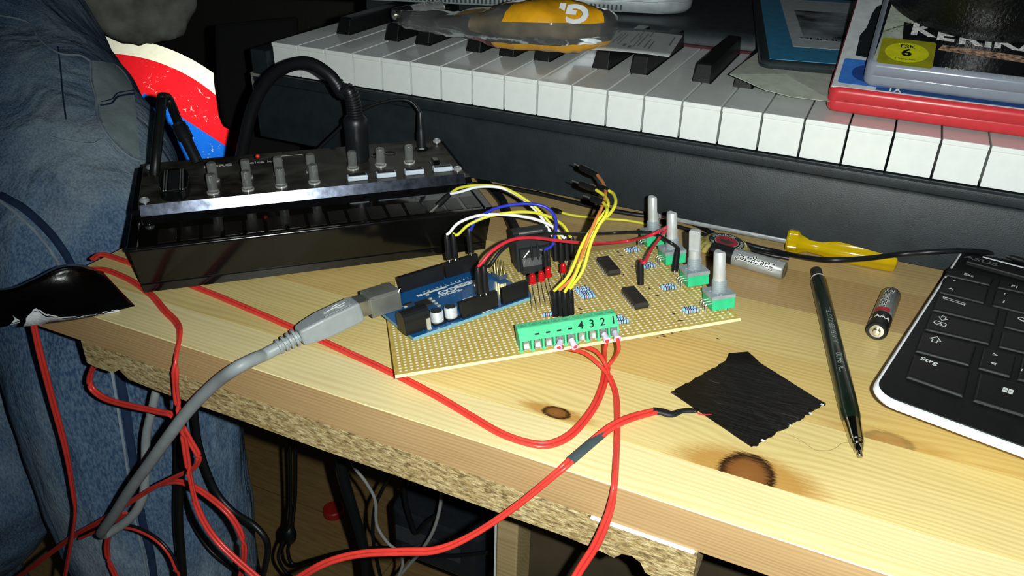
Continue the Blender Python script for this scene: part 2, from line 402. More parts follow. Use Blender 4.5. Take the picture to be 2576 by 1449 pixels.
for x, y in ((8.5, 94), (7.2, 39.5 + 2), (188 - 2, 97), (185.5, 43.2)):
    if ss is None: o = ss = MB().lathe((0, 0, 0), (0, 0, 1), [(1.0, 0), (1.0, 1.2), (2.6, 1.3), (2.7, 2.2), (2.0, 3.2), (1.1, 3.4), (1.0, 2.7)]).build('panel_screw', scr, syn, smooth=40)
    else: o = inst(ss, syn)
    o.location = V((x, y, 36)) * S
clear = mat('clear_knob', 'd6d8d4', .08, trans=.88, ior=1.35, var=.02)
ks = None
for x, y in [(43, 47), (61.9, 47), (80.5, 47), (99.5, 47.6), (43.6, 66), (62.4, 66), (81, 66), (100, 66), (124.8, 64.5), (142.2, 65.3), (160.4, 66)]:
    if ks is None:
        o = ks = MB().lathe((0, 0, 0), (0, 0, 1), [(3.3, 0), (3.4, .8), (2.8, 1.1), (2.7, 6), (2.7, 10.6), (2.3, 11.4), (.2, 11.5)], 18).build('clear_knob', clear, syn, smooth=40)
    else: o = inst(ks, syn)
    o.location = V((x, y, 36.05)) * S
    if o is ks:
        ring0 = MB().lathe((0, 0, 0), (0, 0, 1), [(3.5, 0), (3.6, .5), (3.5, 1.0), (3.0, 1.0), (3.0, 0)], 18).build('knob_ring', mat('knob_ring', 'e8e8e4', .15, .6), o, smooth=40)
    else: inst(ring0, o)
bs = None
for x in (124.6, 141.9, 159.2, 177.0):
    if bs is None:
        o = bs = MB().box(-6, 6, -2.6, 2.6, 0, 3.0).build('button', mat('button_white', 'c3cedb', .35, trans=.0), syn, bevel=.7)
        cap0 = MB().box(-5, 5, -1.4, 2.0, 3.0, 3.35).build('button_cap', mat('button_cap', '0b0c0e', .3), o)
    else: o = inst(bs, syn); inst(cap0, o)
    o.location = V((x, 46.5 + (x - 124) * .02, 36)) * S
# black selector with ribbed grip, sockets, slide switch
mb = MB(); pts = []
for i in range(20):
    a = 2 * math.pi * i / 20; pts.append((22.8 + 8.3 * math.copysign(abs(math.cos(a)) ** .6, math.cos(a)), 59 + 19 * math.copysign(abs(math.sin(a)) ** .6, math.sin(a))))
mb.prism(pts, 36, 42, 0, [(22.8 + (x - 22.8) * .93, 59 + (y - 59) * .96) for x, y in pts])
sel = mb.build('selector', gloss, syn, bevel=.8)
mb = MB()
for x in (17.6, 18.9, 26.2, 27.5): mb.box(x - .35, x + .35, 42, 74, 41.7, 42.5)
mb.build('selector_ribs', mat('rib_grey', '8d918f', .3, .5), sel)
MB().box(20, 25.5, 42, 74, 41.8, 42.15).build('selector_insert', mat('insert_dark', '23282a', .25), sel)
jk = None
for x, y, r in ((143, 84, 3.0), (152, 86, 3.0), (173.8, 89, 4.0)):
    MB().lathe((x, y, 35.6), (0, 0, 1), [(r, 0), (r + .4, .9), (r - .6, 1.0), (r - .8, .2)], 16).build('socket', gloss, syn, smooth=40)
MB().box(172.5, 179.5, 54, 66, 35.5, 36.6).box(174, 178, 58, 64, 36, 39).build('slide_switch', gloss, syn, bevel=.4)
mb = MB(); MT = Matrix.Translation
mb.text('KORG', 5.2, 0, MT((46.5, 91, 36.15)), .03, bold=.12, sx=1.15)
mb.text('volca keys', 4.6, 0, MT((74, 91, 36.15)), .03, bold=.06, sx=1.2)
mb.box(84, 98, 98.5, 99, 36, 36.15)
mb.build('lettering', mat('print_white', 'd8d8d4', .5), syn)
tag(MB().sphere(VF.to(att(648, 393, 480)), 1.3).build('indicator', mat('red_plug', 'd43a2a', .3), syn, smooth=60), 'small red plug behind the panel')

# ------------------------------------------------------------------ circuit board
BF = Frame((-163.904, 249.179, 12.021), (.7982814, .5968648, .0806175), (-.5893105, .8016895, -.1000353), (-.1243378, .0323476, .9917125))
BF.y = BF.z.cross(BF.x).normalized(); P = 2.54
pb = thing('perfboard', 'tan perforated circuit board with pots, chips and green terminal block', 'circuit board', BF.M)
def pboard_mat():
    m = bpy.data.materials.new('perfboard'); m.use_nodes = True; t = NT(m)
    n = t.noise(25, 3, t.pos(obj=True)); f = t.noise(400, 3, t.pos(obj=True))
    c = t.ramp(n, (.3, lin('bd9d45')), (.7, lin('d0b25c'))); c = t.mix(.25, c, t.ramp(f, (.35, lin('a88838')), (.65, lin('e0c878'))))
    t.L(c, t.b.inputs['Base Color']); t.b.inputs['Roughness'].default_value = .45; return m
BX0, BX1, BY0, BY1 = -2.6, 157.6, -2.6, 102.0
mb = MB(); mb.box(BX0, BX1, BY0, BY1, -1.6, 0, 0); mb.m = [1, 0, 1, 1, 1, 1]
mb.build('board', [pboard_mat(), mat('board_edge', 'e6d6a4', .7)], pb)
mb = MB()
for c in range(62):
    for r in range(40):
        x, y = c * P, r * P; q = .68 + .05 * math.sin(c * 3.1 + r * 7.7)
        mb.add([(x + q * math.cos(a * math.pi / 4), y + q * math.sin(a * math.pi / 4), .035) for a in range(8)], [tuple(range(8))])
tag(mb.build('drill_hole_rows', mat('lit_hole_rim', 'fff8dc', .6, var=.05), pb), kind='stuff')  # flat cream discs: flash-lit hole rims put into the colour
mb = MB()                                        # knotted wiring under the board that lifts its right side off the desk
for k, (cx_, cy_) in enumerate(((118, 66), (40, 70))):
    h = BF.W(cx_, cy_).z - 1.8; pts = []
    for i in range(60):
        a = i * .55; r = 9 - 3 * math.sin(i * .37); pts.append((cx_ + r * math.cos(a), cy_ + r * math.sin(a) * .8, -2.4 - (h - 1.6) * (.5 + .5 * math.sin(i * .21 - 1.5))))
    mb = MB(); mb.tube(spl(pts, 2), .75, 6); mb.build('underside_wiring', mat('wire_red_dull', '8e3026', .5), pb, smooth=60)
mb = MB()
for px, py, w, h in [(1553, 633, 5, 2), (1563, 643, 4, 2.4), (1590, 670, 3, 2.5), (1606, 687, 3, 2.5), (1634, 726, 3, 2.6), (1654, 744, 3, 2.6), (1694, 789, 3, 2.2), (1711, 806, 4, 2.0), (1459, 777, 4, 2), (1462, 790, 4, 2), (1568, 691, 3, 1.5)]:
    p = BF.loc(px, py); c, s_ = math.cos(.8 + px), math.sin(.8 + px)
    mb.add([(p.x + (a * w * c - b * h * s_) * .5, p.y + (a * w * s_ + b * h * c) * .5, .06) for a, b in ((-.9, -.3), (.2, -.5), (.9, .2), (.3, .5), (-.6, .4))], [(0, 1, 2, 3, 4)])
tag(mb.build('marker_marks', mat('marker', '3a2d18', .7), pb), kind='stuff')

greenm = mat('pot_green', '2fb87e', .45); zinc = mat('zinc', 'a9b4b9', .35, .4, var=.1); alu = mat('alu_shaft', 'cdd0d0', .33, .4, var=.05); tin = mat('tin', 'd6d4cc', .3, .9)
pot_src = None
for k, (y0, ang) in enumerate(((4.9, 20), (34.0, 205), (63.9, 40), (92.6, 30))):
    if pot_src is None:
        o = MB().box(-5.6, 5.6, -5.6, 5.8, 1.6, 7.0).build('potentiometer', greenm, pb, bevel=.25, seg=1)
        plate = MB().box(-5.9, 5.9, -5.8, 6.2, 7.0, 9.0).lathe((-4, 1, 9), (0, 0, 1), [(.8, 0), (.7, .5)], 10).lathe((-1.2, -4.4, 9), (0, 0, 1), [(1.2, 0), (1.0, .5), (.4, .6)], 12).build('cover_plate', zinc, o, bevel=.3, seg=1)
        prof = [(3.55, 9), (3.55, 9.6)]
        for j in range(5): prof += [(3.55, 9.6 + j), (3.2, 9.9 + j), (3.2, 10.2 + j), (3.55, 10.5 + j)]
        bush = MB().lathe((0, 0, 0), (0, 0, 1), prof + [(3.2, 14.9), (3.1, 15)], 20).build('threaded_bushing', zinc, o, smooth=30)
        mb = MB(); n = 24; full = [(3 * math.cos(2 * math.pi * i / n), 3 * math.sin(2 * math.pi * i / n)) for i in range(n)]
        dcut = [(min(x, 1.0), y) for x, y in full]
        mb.loft([[(x, y, 14) for x, y in full], [(x, y, 19) for x, y in full], [(x, y, 19.05) for x, y in dcut], [(x, y, 28.4) for x, y in dcut], [(x * .85, y * .85, 29.2) for x, y in dcut]])
        shaft = mb.build('shaft', alu, o, smooth=35)
        mb = MB()
        for j in range(3): mb.tube([(-5.6, -2.54 + j * P, 4.2), (-7.4, -2.54 + j * P, 4.2), (-7.9, -2.54 + j * P, 3.6), (-7.9, -2.54 + j * P, -1)], .35, 6)
        pins = mb.build('pin', tin, o)
        legs = MB().box(-1.4, -1.0, -5.3, -5.0, -1, 1.7).box(2.0, 2.4, -5.3, -5.0, -1, 1.7).build('mounting_leg', tin, o); pot_src = (o, plate, bush, shaft, pins, legs); sh = shaft
    else:
        o = inst(pot_src[0], pb)
        for c in pot_src[1:]:
            i_ = inst(c, o)
            if c is pot_src[3]: sh = i_
    o.location = V((152.7, y0 + 5.6, 0)) * S; sh.rotation_euler.z = math.radians((15, -140, 20, 10)[k])

icm = mat('chip_black', '26221e', .55, bump=.15, bscale=1500); ics = None
for y0 in (20.2, 62.8):
    if ics is None:
        mb = MB(); mb.loft([[(-3.2, 0, 1.0), (3.2, 0, 1.0), (3.2, 20, 1.0), (-3.2, 20, 1.0)], [(-3.45, -.3, 2.4), (3.45, -.3, 2.4), (3.45, 20.3, 2.4), (-3.45, 20.3, 2.4)], [(-3.1, 0, 4.3), (3.1, 0, 4.3), (3.1, 20, 4.3), (-3.1, 20, 4.3)]])
        o = ics = mb.build('chip', icm, pb, bevel=.12, seg=1); mb = MB()
        for s_ in (-1, 1):
            for j in range(8): mb.tube([(s_ * 3.4, 1.1 + j * P, 2.4), (s_ * 3.9, 1.1 + j * P, 2.3), (s_ * 3.9, 1.1 + j * P, -.5)], .3, 5)
        icp = mb.build('pin', tin, o)
        icd = MB().lathe((-1.4, 18.2, 4.25), (0, 0, 1), [(.8, 0), (.8, .08), (.6, .08), (.6, 0)], 12).build('index_mark', mat('chip_mark', '3d3a36', .6), o)
    else: o = inst(ics, pb); inst(icp, o); inst(icd, o)
    o.location = V((117.9, y0, 0)) * S

resm = mat('resistor_blue', '8fb9de', .35, coat=.3); bandm = [mat('band_black', '15161a', .4), mat('band_red', '9a3a3a', .4), mat('band_brown', '55321f', .4)]
rs = None
def resistor(x, y, z=1.5, rz=0.0):
    global rs
    if rs is None:
        o = MB().lathe((-3.3, 0, 0), (1, 0, 0), [(.5, 0), (1.15, .3), (1.25, .9), (1.05, 1.6), (1.0, 3.3), (1.05, 5.0), (1.25, 5.7), (1.15, 6.3), (.5, 6.6)], 12).build('resistor', resm, pb, smooth=60)
        mb = MB()
        for p, mi, r in ((-2.2, 0, 1.26), (-1.25, 1, 1.06), (-.4, 0, 1.05), (.5, 0, 1.05), (1.9, 2, 1.24)): mb.cyl((p - .22, 0, 0), (p + .22, 0, 0), r + .02, n=12, mi=mi, cap=False)
        b = mb.build('colour_bands', bandm, o, smooth=60)
        l = MB().tube([(-3.2, 0, 0), (-3.9, 0, 0), (-4.3, 0, -.4), (-4.3, 0, -1.7)], .28, 6).tube([(3.2, 0, 0), (3.9, 0, 0), (4.3, 0, -.4), (4.3, 0, -1.7)], .28, 6).build('lead', tin, o); rs = (o, b, l)
    else:
        o = inst(rs[0], pb); inst(rs[1], o); inst(rs[2], o)
    o.location = V((x, y, z)) * S; o.rotation_euler = (0, 0, rz)
for y in (91.4, 66.7, 36.9, 9.0): resistor(138.6, y); resistor(138.2, y + 2.54, 1.6)
for y in (52.3, 49.8, 46.8, 44.2, 41.7): resistor(97.0 + (0 if y > 48 else .6), y)
for x, y in ((102.9, 14.6), (103.6, 12.0), (104.2, 9.4), (74.4, 29.0)): resistor(x, y)

# terminal block: nine poles, screws on top, clamps below, hand-written numbers
TX, TP = 53.6, 5.1
tbm = mat('terminal_green', '54c48c', .42, var=.05); tb_o = MB()
tb_o.loft([[(TX + 9 * TP, y, z) for y, z in q] for q in [[(1.6, 0), (1.6, 4.9), (-.9, 5.0), (-1.1, 5.4), (3.5, 9.2), (3.9, 9.4), (8.2, 9.6), (8.2, 0)]]] + [[(TX, y, z) for y, z in [(1.6, 0), (1.6, 4.9), (-.9, 5.0), (-1.1, 5.4), (3.5, 9.2), (3.9, 9.4), (8.2, 9.6), (8.2, 0)]]])
for i in range(10):
    x = TX + i * TP + (0 if i < 9 else -.9); tb_o.box(x, x + .9, -1.0, 1.8, 0, 5.0)
    if i < 9: tb_o.box(x - .4, x + 1.4, -1.7, -.4, 0, .9)
tb = tb_o.build('terminal_block', tbm, pb, bevel=.12, seg=1)
cs = None
for i in range(9):
    x = TX + (i + .5) * TP
    if cs is None:
        c0 = cs = MB().box(-1.5, 1.5, -.9, 1.5, .6, 1.3).box(-1.5, -1.1, -.7, 1.5, .6, 4.3).box(1.1, 1.5, -.7, 1.5, .6, 4.3).box(-1.5, 1.5, .4, 1.5, 3.4, 4.3).box(-1.2, 1.2, 1.2, 1.5, 1, 4).build('wire_clamp', mat('nickel', 'ccd2cc', .32, .85, var=.1), tb, bevel=.08, seg=1)
        s0 = MB().lathe((0, 0, 0), (0, 0, 1), [(1.9, -.2), (2.0, .12), (1.6, .14), (1.5, -.4)], 16).lathe((0, 0, -.5), (0, 0, 1), [(1.5, 0), (1.45, .5), (.2, .62)], 16).build('clamp_screw', mat('screw_green', '58bd92', .25, .3), tb, smooth=40)
        c = cs; sc_ = s0
    else: c = inst(cs, tb); sc_ = inst(s0, tb)
    c.location = V((x + .45, 0, 0)) * S; sc_.location = V((x + .3, 6.0, 9.45)) * S
ang = math.atan2(3.8, 4.6); mb = MB()
for i, ch in ((1, '-'), (2, '-'), (3, '-'), (4, '-'), (5, '4'), (6, '3'), (7, '2'), (8, '1')):
    M = MT((TX + (i + .58) * TP, 1.25, 7.36)) @ Matrix.Rotation(ang, 4, 'X')
    mb.text(ch, 5.4 if ch != '-' else 7.5, 0, M, .02, shear=.15, bold=.05)
mb.build('lettering', mat('pen_ink', '12201a', .5), tb)

# red LEDs on long leads
ledm = mat('led_red', 'c8141a', .18, trans=.25, var=.05)
for (x, y, zb, tx, ty) in ((68.6, 36, 16, 0, 0), (73.8, 39.6, 15, 0, 0), (80.0, 43, 14.5, -1.6, 1.5), (90.6, 60, 8.5, -.6, .6)):
    o = MB().lathe((0, 0, 0), (0, 0, 1), [(1.9, 0), (1.9, .9), (1.55, 1.0), (1.5, 3.4), (1.3, 4.3), (.8, 4.9), (.1, 5.1)], 16).build('led', ledm, pb, smooth=40)
    o.location = V((x + tx, y + ty, zb)) * S
    for s_ in (-1, 1): MB().tube(spl([(s_ * .9, 0, .2), (s_ * 1.0 - tx * .2, -ty * .2, -zb * .4), (s_ * 1.27 - tx, -ty, -zb - .5)], 5), .26, 5).build('lead', tin, o)

# DIN socket seen from its pin side, with the plug of its cable behind
dinm = mat('din_black', '1e2224', .45, bump=.1)
mb = MB(); mb.box(71.0, 89.8, 88, 93, 0, 20.5).box(72.4, 88.6, 84.5, 88.2, 0, 14).box(70.6, 90.4, 93, 100, 0, 21.5).box(78.2, 79.4, 83.6, 85, 3, 16).box(81.6, 82.8, 83.6, 85, 3, 16)
mb.add([(73, 84.4, 9), (88, 84.4, 9), (88, 82.5, 5), (73, 82.5, 5), (73, 82.5, 0), (88, 82.5, 0), (73, 86, 0), (88, 86, 0)], [(0, 3, 2, 1), (3, 4, 5, 2), (0, 6, 4, 3), (1, 2, 5, 7)])
din = mb.build('din_socket', dinm, pb, bevel=.35, seg=1)
mb = MB(); mb.box(74, 87.2, 92.2, 94, 20.4, 20.9); mb.build('shield_clip', tin, din)
for pts in ([(77.6, 13.2), (74.2, 9.8), (74.3, 5)], [(77.8, 9.0), (76.4, 4.8)], [(83.2, 13.0), (87.2, 11.6)], [(83.6, 10.0), (86.2, 5.6)]):
    MB().tube([(x, 82.6 + .12 * z, z) for x, z in pts], .4, 6).build('pin', tin, din)

# ------------------------------------------------------------------ microcontroller board on top of the perfboard
a0 = math.radians(21.4); AO = BF.W(8.1, 22.6, 2.2)
ax = (BF.x * math.cos(a0) + BF.y * math.sin(a0)); ay = BF.z.cross(ax)
AF = Frame(AO, ax, ay, BF.z)
ard = thing('microcontroller_board', 'blue microcontroller board with black pin headers and silver capacitors', 'circuit board', AF.M)
pcb = mat('pcb_blue', '14548c', .3, var=.08, nscale=60, coat=.4); T0 = 1.6
out = [(0, 0), (66, 0), (66, 0), (68.6, 2.5), (68.6, 35.5), (66, 38), (66, 50), (64.5, 53.4), (0, 53.4)]
out = [p for i, p in enumerate(out) if i == 0 or out[i - 1] != p]
mb = MB(); mb.prism(out, 0, T0); mb.m = [1, 0] + [1] * len(out)
mb.build('pcb', [pcb, mat('pcb_edge', '6d9aa6', .5)], ard)
usb = MB().box(-6.2, 10, 31.5, 43.6, T0, T0 + 10.9).build('usb_socket', mat('usb_shell', '8f8f88', .25, .6, var=.15, nscale=60), ard, bevel=.4, seg=1)
MB().tube([(-6, 31.2, T0 + 10.4), (-4, 31.1, T0 + 9.4), (8.6, 31.1, T0 + 9.4), (10.2, 31.4, T0 + 11.2)], .28, 5).build('shell_fold', tin, usb)
jackm = mat('jack_black', '17181a', .35, bump=.06)
jk = MB().box(-1.8, 11.6, 3.2, 12.3, T0, T0 + 6.2)
jk.loft([[(x, 7.75 + 4.55 * math.cos(math.pi * i / 10), T0 + 6.2 + 4.8 * math.sin(math.pi * i / 10)) for i in range(11)] for x in (-1.8, 11.6)])
jk = jk.build('power_jack', jackm, ard, bevel=.3, seg=1)
MB().box(8.9, 11.0, 2.7, 3.3, T0, T0 + 5.6).box(8.9, 11.0, 2.0, 3.3, T0, T0 + .4).build('solder_tab', mat('tab', 'd8d5c4', .35, .6), jk)
hdm = mat('header_black', '131416', .4); holem = mat('header_slot', '030303', .6)
for x0, n, y in ((18.0, 10, 50.8), (44.9, 8, 50.8), (27.2, 8, 2.5), (50.2, 6, 2.5)):
    h = MB().box(x0, x0 + n * P, y - 1.25, y + 1.25, T0, T0 + 8.5).build('pin_header', hdm, ard, bevel=.15, seg=1); mb = MB()
    for i in range(n): mb.box(x0 + (i + .5) * P - .5, x0 + (i + .5) * P + .5, y - .5, y + .5, T0 + 8.45, T0 + 8.53)
    mb.build('header_slots', holem, h)
for px, py in ((1101, 811), (1136, 800)):
    p = AF.loc(px, py, T0)
    c = MB().lathe((p.x, p.y, T0 + .8), (0, 0, 1), [(3.0, 0), (3.15, .3), (3.15, .9), (2.9, 1.2), (3.15, 1.5), (3.15, 5.0), (2.9, 5.4), (.1, 5.45)], 20).build('capacitor', mat('cap_alu', 'd4d9dc', .3, .4), ard, smooth=35)
    MB().lathe((p.x, p.y, T0 + 6.2), (0, 0, 1), [(2.75, 0), (2.7, .12)], 20).build('capacitor_top', mat('cap_top', '4a5054', .3, .7), c)
    MB().box(p.x - 3.3, p.x + 3.3, p.y - 3.3, p.y + 3.3, T0, T0 + .9).build('capacitor_base', jackm, c)
p = AF.loc(1066, 766, T0); MB().box(p.x - 3.5, p.x + 3.5, p.y - 3.5, p.y + 3.5, T0, T0 + 1.0).box(p.x - 9, p.x - 4.2, p.y + 3.4, p.y + 5.4, T0, T0 + 1.2).build('small_chip', icm, ard, bevel=.1, seg=1)
mb = MB()
for px, py in ((1083, 752), (1090, 758), (1097, 764), (1104, 770), (1020, 772), (1075, 742)):
    p = AF.loc(px, py, T0); mb.box(p.x - .8, p.x + .8, p.y - .5, p.y + .5, T0, T0 + .6)
tag(mb.build('surface_parts', mat('smd', 'cfc8a8', .35, .4), ard), kind='stuff')
mb = MB(); g = MB()
p = AF.loc(1258, 697, T0); mb.box(p.x - 2.6, p.x + 2.6, p.y - 3.8, p.y + 3.8, T0, T0 + 2.5)
for i in range(2):
    for j in range(3): g.cyl((p.x - 1.27 + i * P, p.y - P + j * P, T0 + 2), (p.x - 1.27 + i * P, p.y - P + j * P, T0 + 9.5), .32, n=6)
h = mb.build('programming_header', mat('header_grey', '4c5560', .4), ard, bevel=.2, seg=1); g.build('gold_pins', mat('gold_pin', 'd8c070', .25, .9), h)
sk = MB(); z = T0 + .03
def atA(px, py): q = AF.loc(px, py, T0); return q.x, q.y
lx, ly = atA(1127, 733)
for sx in (-1, 1):
    ring = [(lx + sx * 2.45 + 2.45 * math.cos(2 * math.pi * i / 24), ly + .9 + 1.9 * math.sin(2 * math.pi * i / 24)) for i in range(24)]
    sk.tube([(x, y, z) for x, y in ring + ring[:1]], .5, 4, flat=.1)
    sk.box(lx + sx * 2.45 - .8, lx + sx * 2.45 + .8, ly + .75, ly + 1.05, z, z + .03)
sk.box(lx + 2.3, lx + 2.6, ly + .1, ly + 1.7, z, z + .03)
sk.text('ARDUINO', 2.5, 0, MT((lx, ly - 2.6, z)), .02, bold=.06, sx=1.25)
ux, uy = lx + 11.5, ly + 2.0
pill = [(ux + 6.5 * math.copysign(abs(math.cos(a)) ** .35, math.cos(a)), uy + 1.9 * math.copysign(abs(math.sin(a)) ** .7, math.sin(a))) for a in [2 * math.pi * i / 28 for i in range(28)]]
sk.prism(pill, z - .02, z + .02)
sk.box(lx - 9, lx + 12, ly + 6.2, ly + 6.7, z, z + .03).box(lx - 11.5, lx + 2, ly + 4.9, ly + 6.2, z, z + .03).box(lx - 15, lx - 12, ly + 4.6, ly + 6.8, z, z + .03)
for i, ch in enumerate(('13', '12', '11', '10', '9', '8')): sk.text(ch, 1.7, 0, MT((lx - 10 + i * 2.6, ly + 8.0, z)), .02)
for i, ch in enumerate(('7', '6', '5', '4', '3', '2')): sk.text(ch, 1.9, 0, MT((lx + 6.5 + i * 2.5, ly + 8.0, z)), .02)
sk.text('POWER', 1.8, 0, MT((*atA(1178, 750), z)), .02)
sk.box(*[v for v in (atA(1232, 786)[0] - 3, atA(1232, 786)[0] + 3)], .35, 1.1, z, z + .03)
q = atA(1012, 771); sk.text('ON', 1.8, 0, MT((q[0], q[1], z)), .02)
q = atA(1251, 765); sk.text('A0', 1.6, 0, MT((q[0], q[1], z)) @ Matrix.Rotation(-1.57, 4, 'Z'), .02)
skm = mat('silk_white', 'e6ecec', .5); sk.build('silkscreen', skm, ard)
MB().text('UNO', 3.0, 0, MT((ux, uy, z + .04)), .02, sx=1.2).build('pill_lettering', mat('silk_blue', '2a5f93', .4), ard)

# ------------------------------------------------------------------ jumper wires
dup = mat('dupont_black', '141416', .4); wcol = {'white': mat('wire_white', 'eef0f2', .35), 'yellow': mat('wire_yellow', 'd6cf3a', .35), 'blue': mat('wire_blue', '2c37b8', .35),
        'red': mat('wire_red', 'c9283a', .3), 'black': mat('wire_black', '17181a', .35), 'orange': mat('wire_orange', 'c97a42', .35)}
def housing(mb, p0, p1, r=1.5):
    """slim square plug housing from p0 (pin end) to p1 (wire end)"""
    p0, p1 = V(p0), V(p1); d = (p1 - p0).normalized(); a, b = perp(d); rings = []
    for p, q in ((p0, r), (p0 + (p1 - p0) * .7, r), (p0 + (p1 - p0) * .9, r * .85), (p1, r * .62)):
        rings.append([p + (a * math.cos(t) + b * math.sin(t)) * q * 1.12 for t in [math.pi / 6 * i for i in range(12)]])
    mb.loft(rings)
def jumper(col, pts, e0, e1, label, r=.85, pins=(0, 0)):
    """e0/e1: (pin end, wire end) of the plugs; pts: path between the wire ends"""
    path = spl([e0[1]] + list(pts) + ([e1[1]] if e1 else []), 8); org = V(path[0])
    t = thing('jumper_wire', label, 'wire', MT(org), 'jumper wires on the circuit boards')
    mb = MB(); mb.tube([p - org for p in path], r, 8); mb.build('insulation', wcol[col], t, smooth=60)
    for e, pin in ((e0, pins[0]), (e1, pins[1])):
        if e is None: continue
        mb = MB(); housing(mb, V(e[0]) - org, V(e[1]) - org); h = mb.build('plug', dup, t, smooth=30)
        d = (V(e[0]) - V(e[1])).normalized()
        mb = MB(); mb.cyl(V(e[0]) - org, V(e[0]) - org + d * (pin or 1.6), .32, n=6); mb.build('pin', tin, h)
    return t
def hdr(px, py):                                # a socket of the microcontroller's headers
    p = AF.loc(px, py, 10.2); return AF.W(p.x, p.y, 10.4 + 1.4), AF.W(p.x, p.y, 10.4 + 15)
def bplug(px, py, lean=(0, 0), h=14.0):
    p = BF.loc(px, py, .3); return BF.W(p.x, p.y, 1.2), BF.W(p.x + lean[0], p.y + lean[1], h + .5)
def arc(A, B, pxs): return [atv(x, y, V(A), V(B)) for x, y in pxs]
# pair laid over the synthesizer's key strip
c1, c2, c3, c4 = bplug(1399, 659), bplug(1413, 663), bplug(1427, 657), bplug(1441, 655)
for col, e1, dx, pxs in (('white', c1, 0, [(1160, 482), (1205, 470), (1262, 473), (1315, 500), (1357, 540), (1388, 590)]), ('yellow', c2, 1.6, [(1158, 472), (1208, 466), (1270, 474), (1330, 508), (1370, 545), (1400, 585)])):
    tip = at(1081 + dx * 3, 534, 32.6); bk = at(1131 + dx * 2, 488 - dx * 2, 40)
    mid = tip + (bk - tip) * .38
    jumper(col, arc(bk, e1[1], pxs), (mid, bk), e1, '%s jumper wire whose bare pin rests on the synthesizer keys' % col, pins=((mid - tip).length, 0))
e = hdr(1131, 658); jumper('white', arc(e[1], c3[1], [(1131, 585), (1155, 560), (1205, 542), (1270, 540), (1340, 550), (1390, 570), (1417, 597)]), e, c3, 'white jumper wire arching from the blue board to the plug cluster')
e = hdr(1146, 655); jumper('yellow', arc(e[1], c4[1], [(1152, 590), (1180, 565), (1235, 543), (1310, 533), (1370, 541), (1415, 565), (1434, 595)]), e, c4, 'yellow jumper wire arching from the blue board beside the white one')
e = hdr(1186, 642); e1 = bplug(1374, 690); jumper('blue', arc(e[1], e1[1], [(1183, 580), (1200, 552), (1245, 525), (1310, 513), (1365, 518), (1393, 540), (1399, 572), (1390, 615)]), e, e1, 'blue jumper wire arching to the black round socket')
# red and black supply wires
e = hdr(1209, 745); e1 = bplug(1612, 719)
far = at(1700, 552, 34); B2 = BF.W(150, 66, 24)
red_pts = arc(e[1], BF.W(120, 75, 24), [(1213, 660), (1240, 630), (1285, 604), (1340, 598), (1420, 607), (1500, 612), (1580, 606)]) + [at(1640, 590, 38), at(1680, 569, 38), far, at(1692, 562, 36), at(1662, 596, 35), at(1637, 630, 34), at(1621, 660, 33)]
jumper('red', red_pts, e, e1, 'red jumper wire crossing the whole circuit board')
e = hdr(1223, 742); e1 = bplug(1697, 687, (4.5, 7), 11)
blk_pts = arc(e[1], BF.W(125, 88, 22), [(1232, 668), (1262, 630), (1310, 600), (1380, 587), (1460, 588), (1540, 586)]) + [at(1610, 583, 34), at(1650, 589, 35), at(1690, 612, 35)]
jumper('black', blk_pts, e, e1, 'black jumper wire running behind the red one')
# upright yellow and orange bundle
def yp(px, py, h=14): p = BF.loc(px, py, .3); return BF.W(p.x, p.y, .8), BF.W(p.x, p.y, h)
bun = [('yellow', (1398, 797), (1432, 690), (1466, 612), (1500, 560), (1524, 530), (1530, 510), (1520, 492), (1500, 478), (1461, 463), 'yellow jumper wire standing up with its plug pointing left'),
       ('yellow', (1424, 800), (1448, 690), (1480, 605), (1512, 560), (1540, 530), (1549, 507), (1543, 488), (1532, 480), (1505, 470), 'yellow jumper wire with the widest bend of the upright bundle'),
       ('yellow', (1437, 792), (1466, 680), (1487, 610), (1506, 568), (1522, 545), (1527, 530), (1525, 520), (1518, 510), (1490, 500), 'shortest yellow jumper wire inside the upright bundle'),
       ('orange', (1411, 795), (1446, 690), (1474, 612), (1496, 560), (1515, 520), (1523, 490), (1519, 464), (1503, 441), (1462, 421), 'orange jumper wire rising highest above the circuit board')]
for col, b, m1, m2, m3, m4, m5, m6, w, tp, lab in bun:
    e0 = yp(*b); z0 = e0[1].z
    e0 = (e0[0], e0[1]); Z = [z0 + 9, z0 + 20, z0 + 28, z0 + 32, z0 + 34, z0 + 34]
    pts = [at(*m1, Z[0]), at(*m2, Z[1]), at(*m3, Z[2]), at(*m4, Z[3]), at(*m5, Z[4]), at(*m6, Z[5])]
    jumper(col, pts, e0, (at(*tp, Z[5] - 1), at(*w, Z[5])), lab, pins=(0, 7))
# yellow wire lying on the desk behind the board
t = jumper('yellow', [at(1450, 543, 2), at(1520, 550, 2), at(1580, 555, 1.5), at(1640, 566, 1.2)], (at(1388, 527, 3), at(1413, 535, 3)), None, 'yellow jumper wire lying on the desk behind the circuit board', pins=(5, 0))

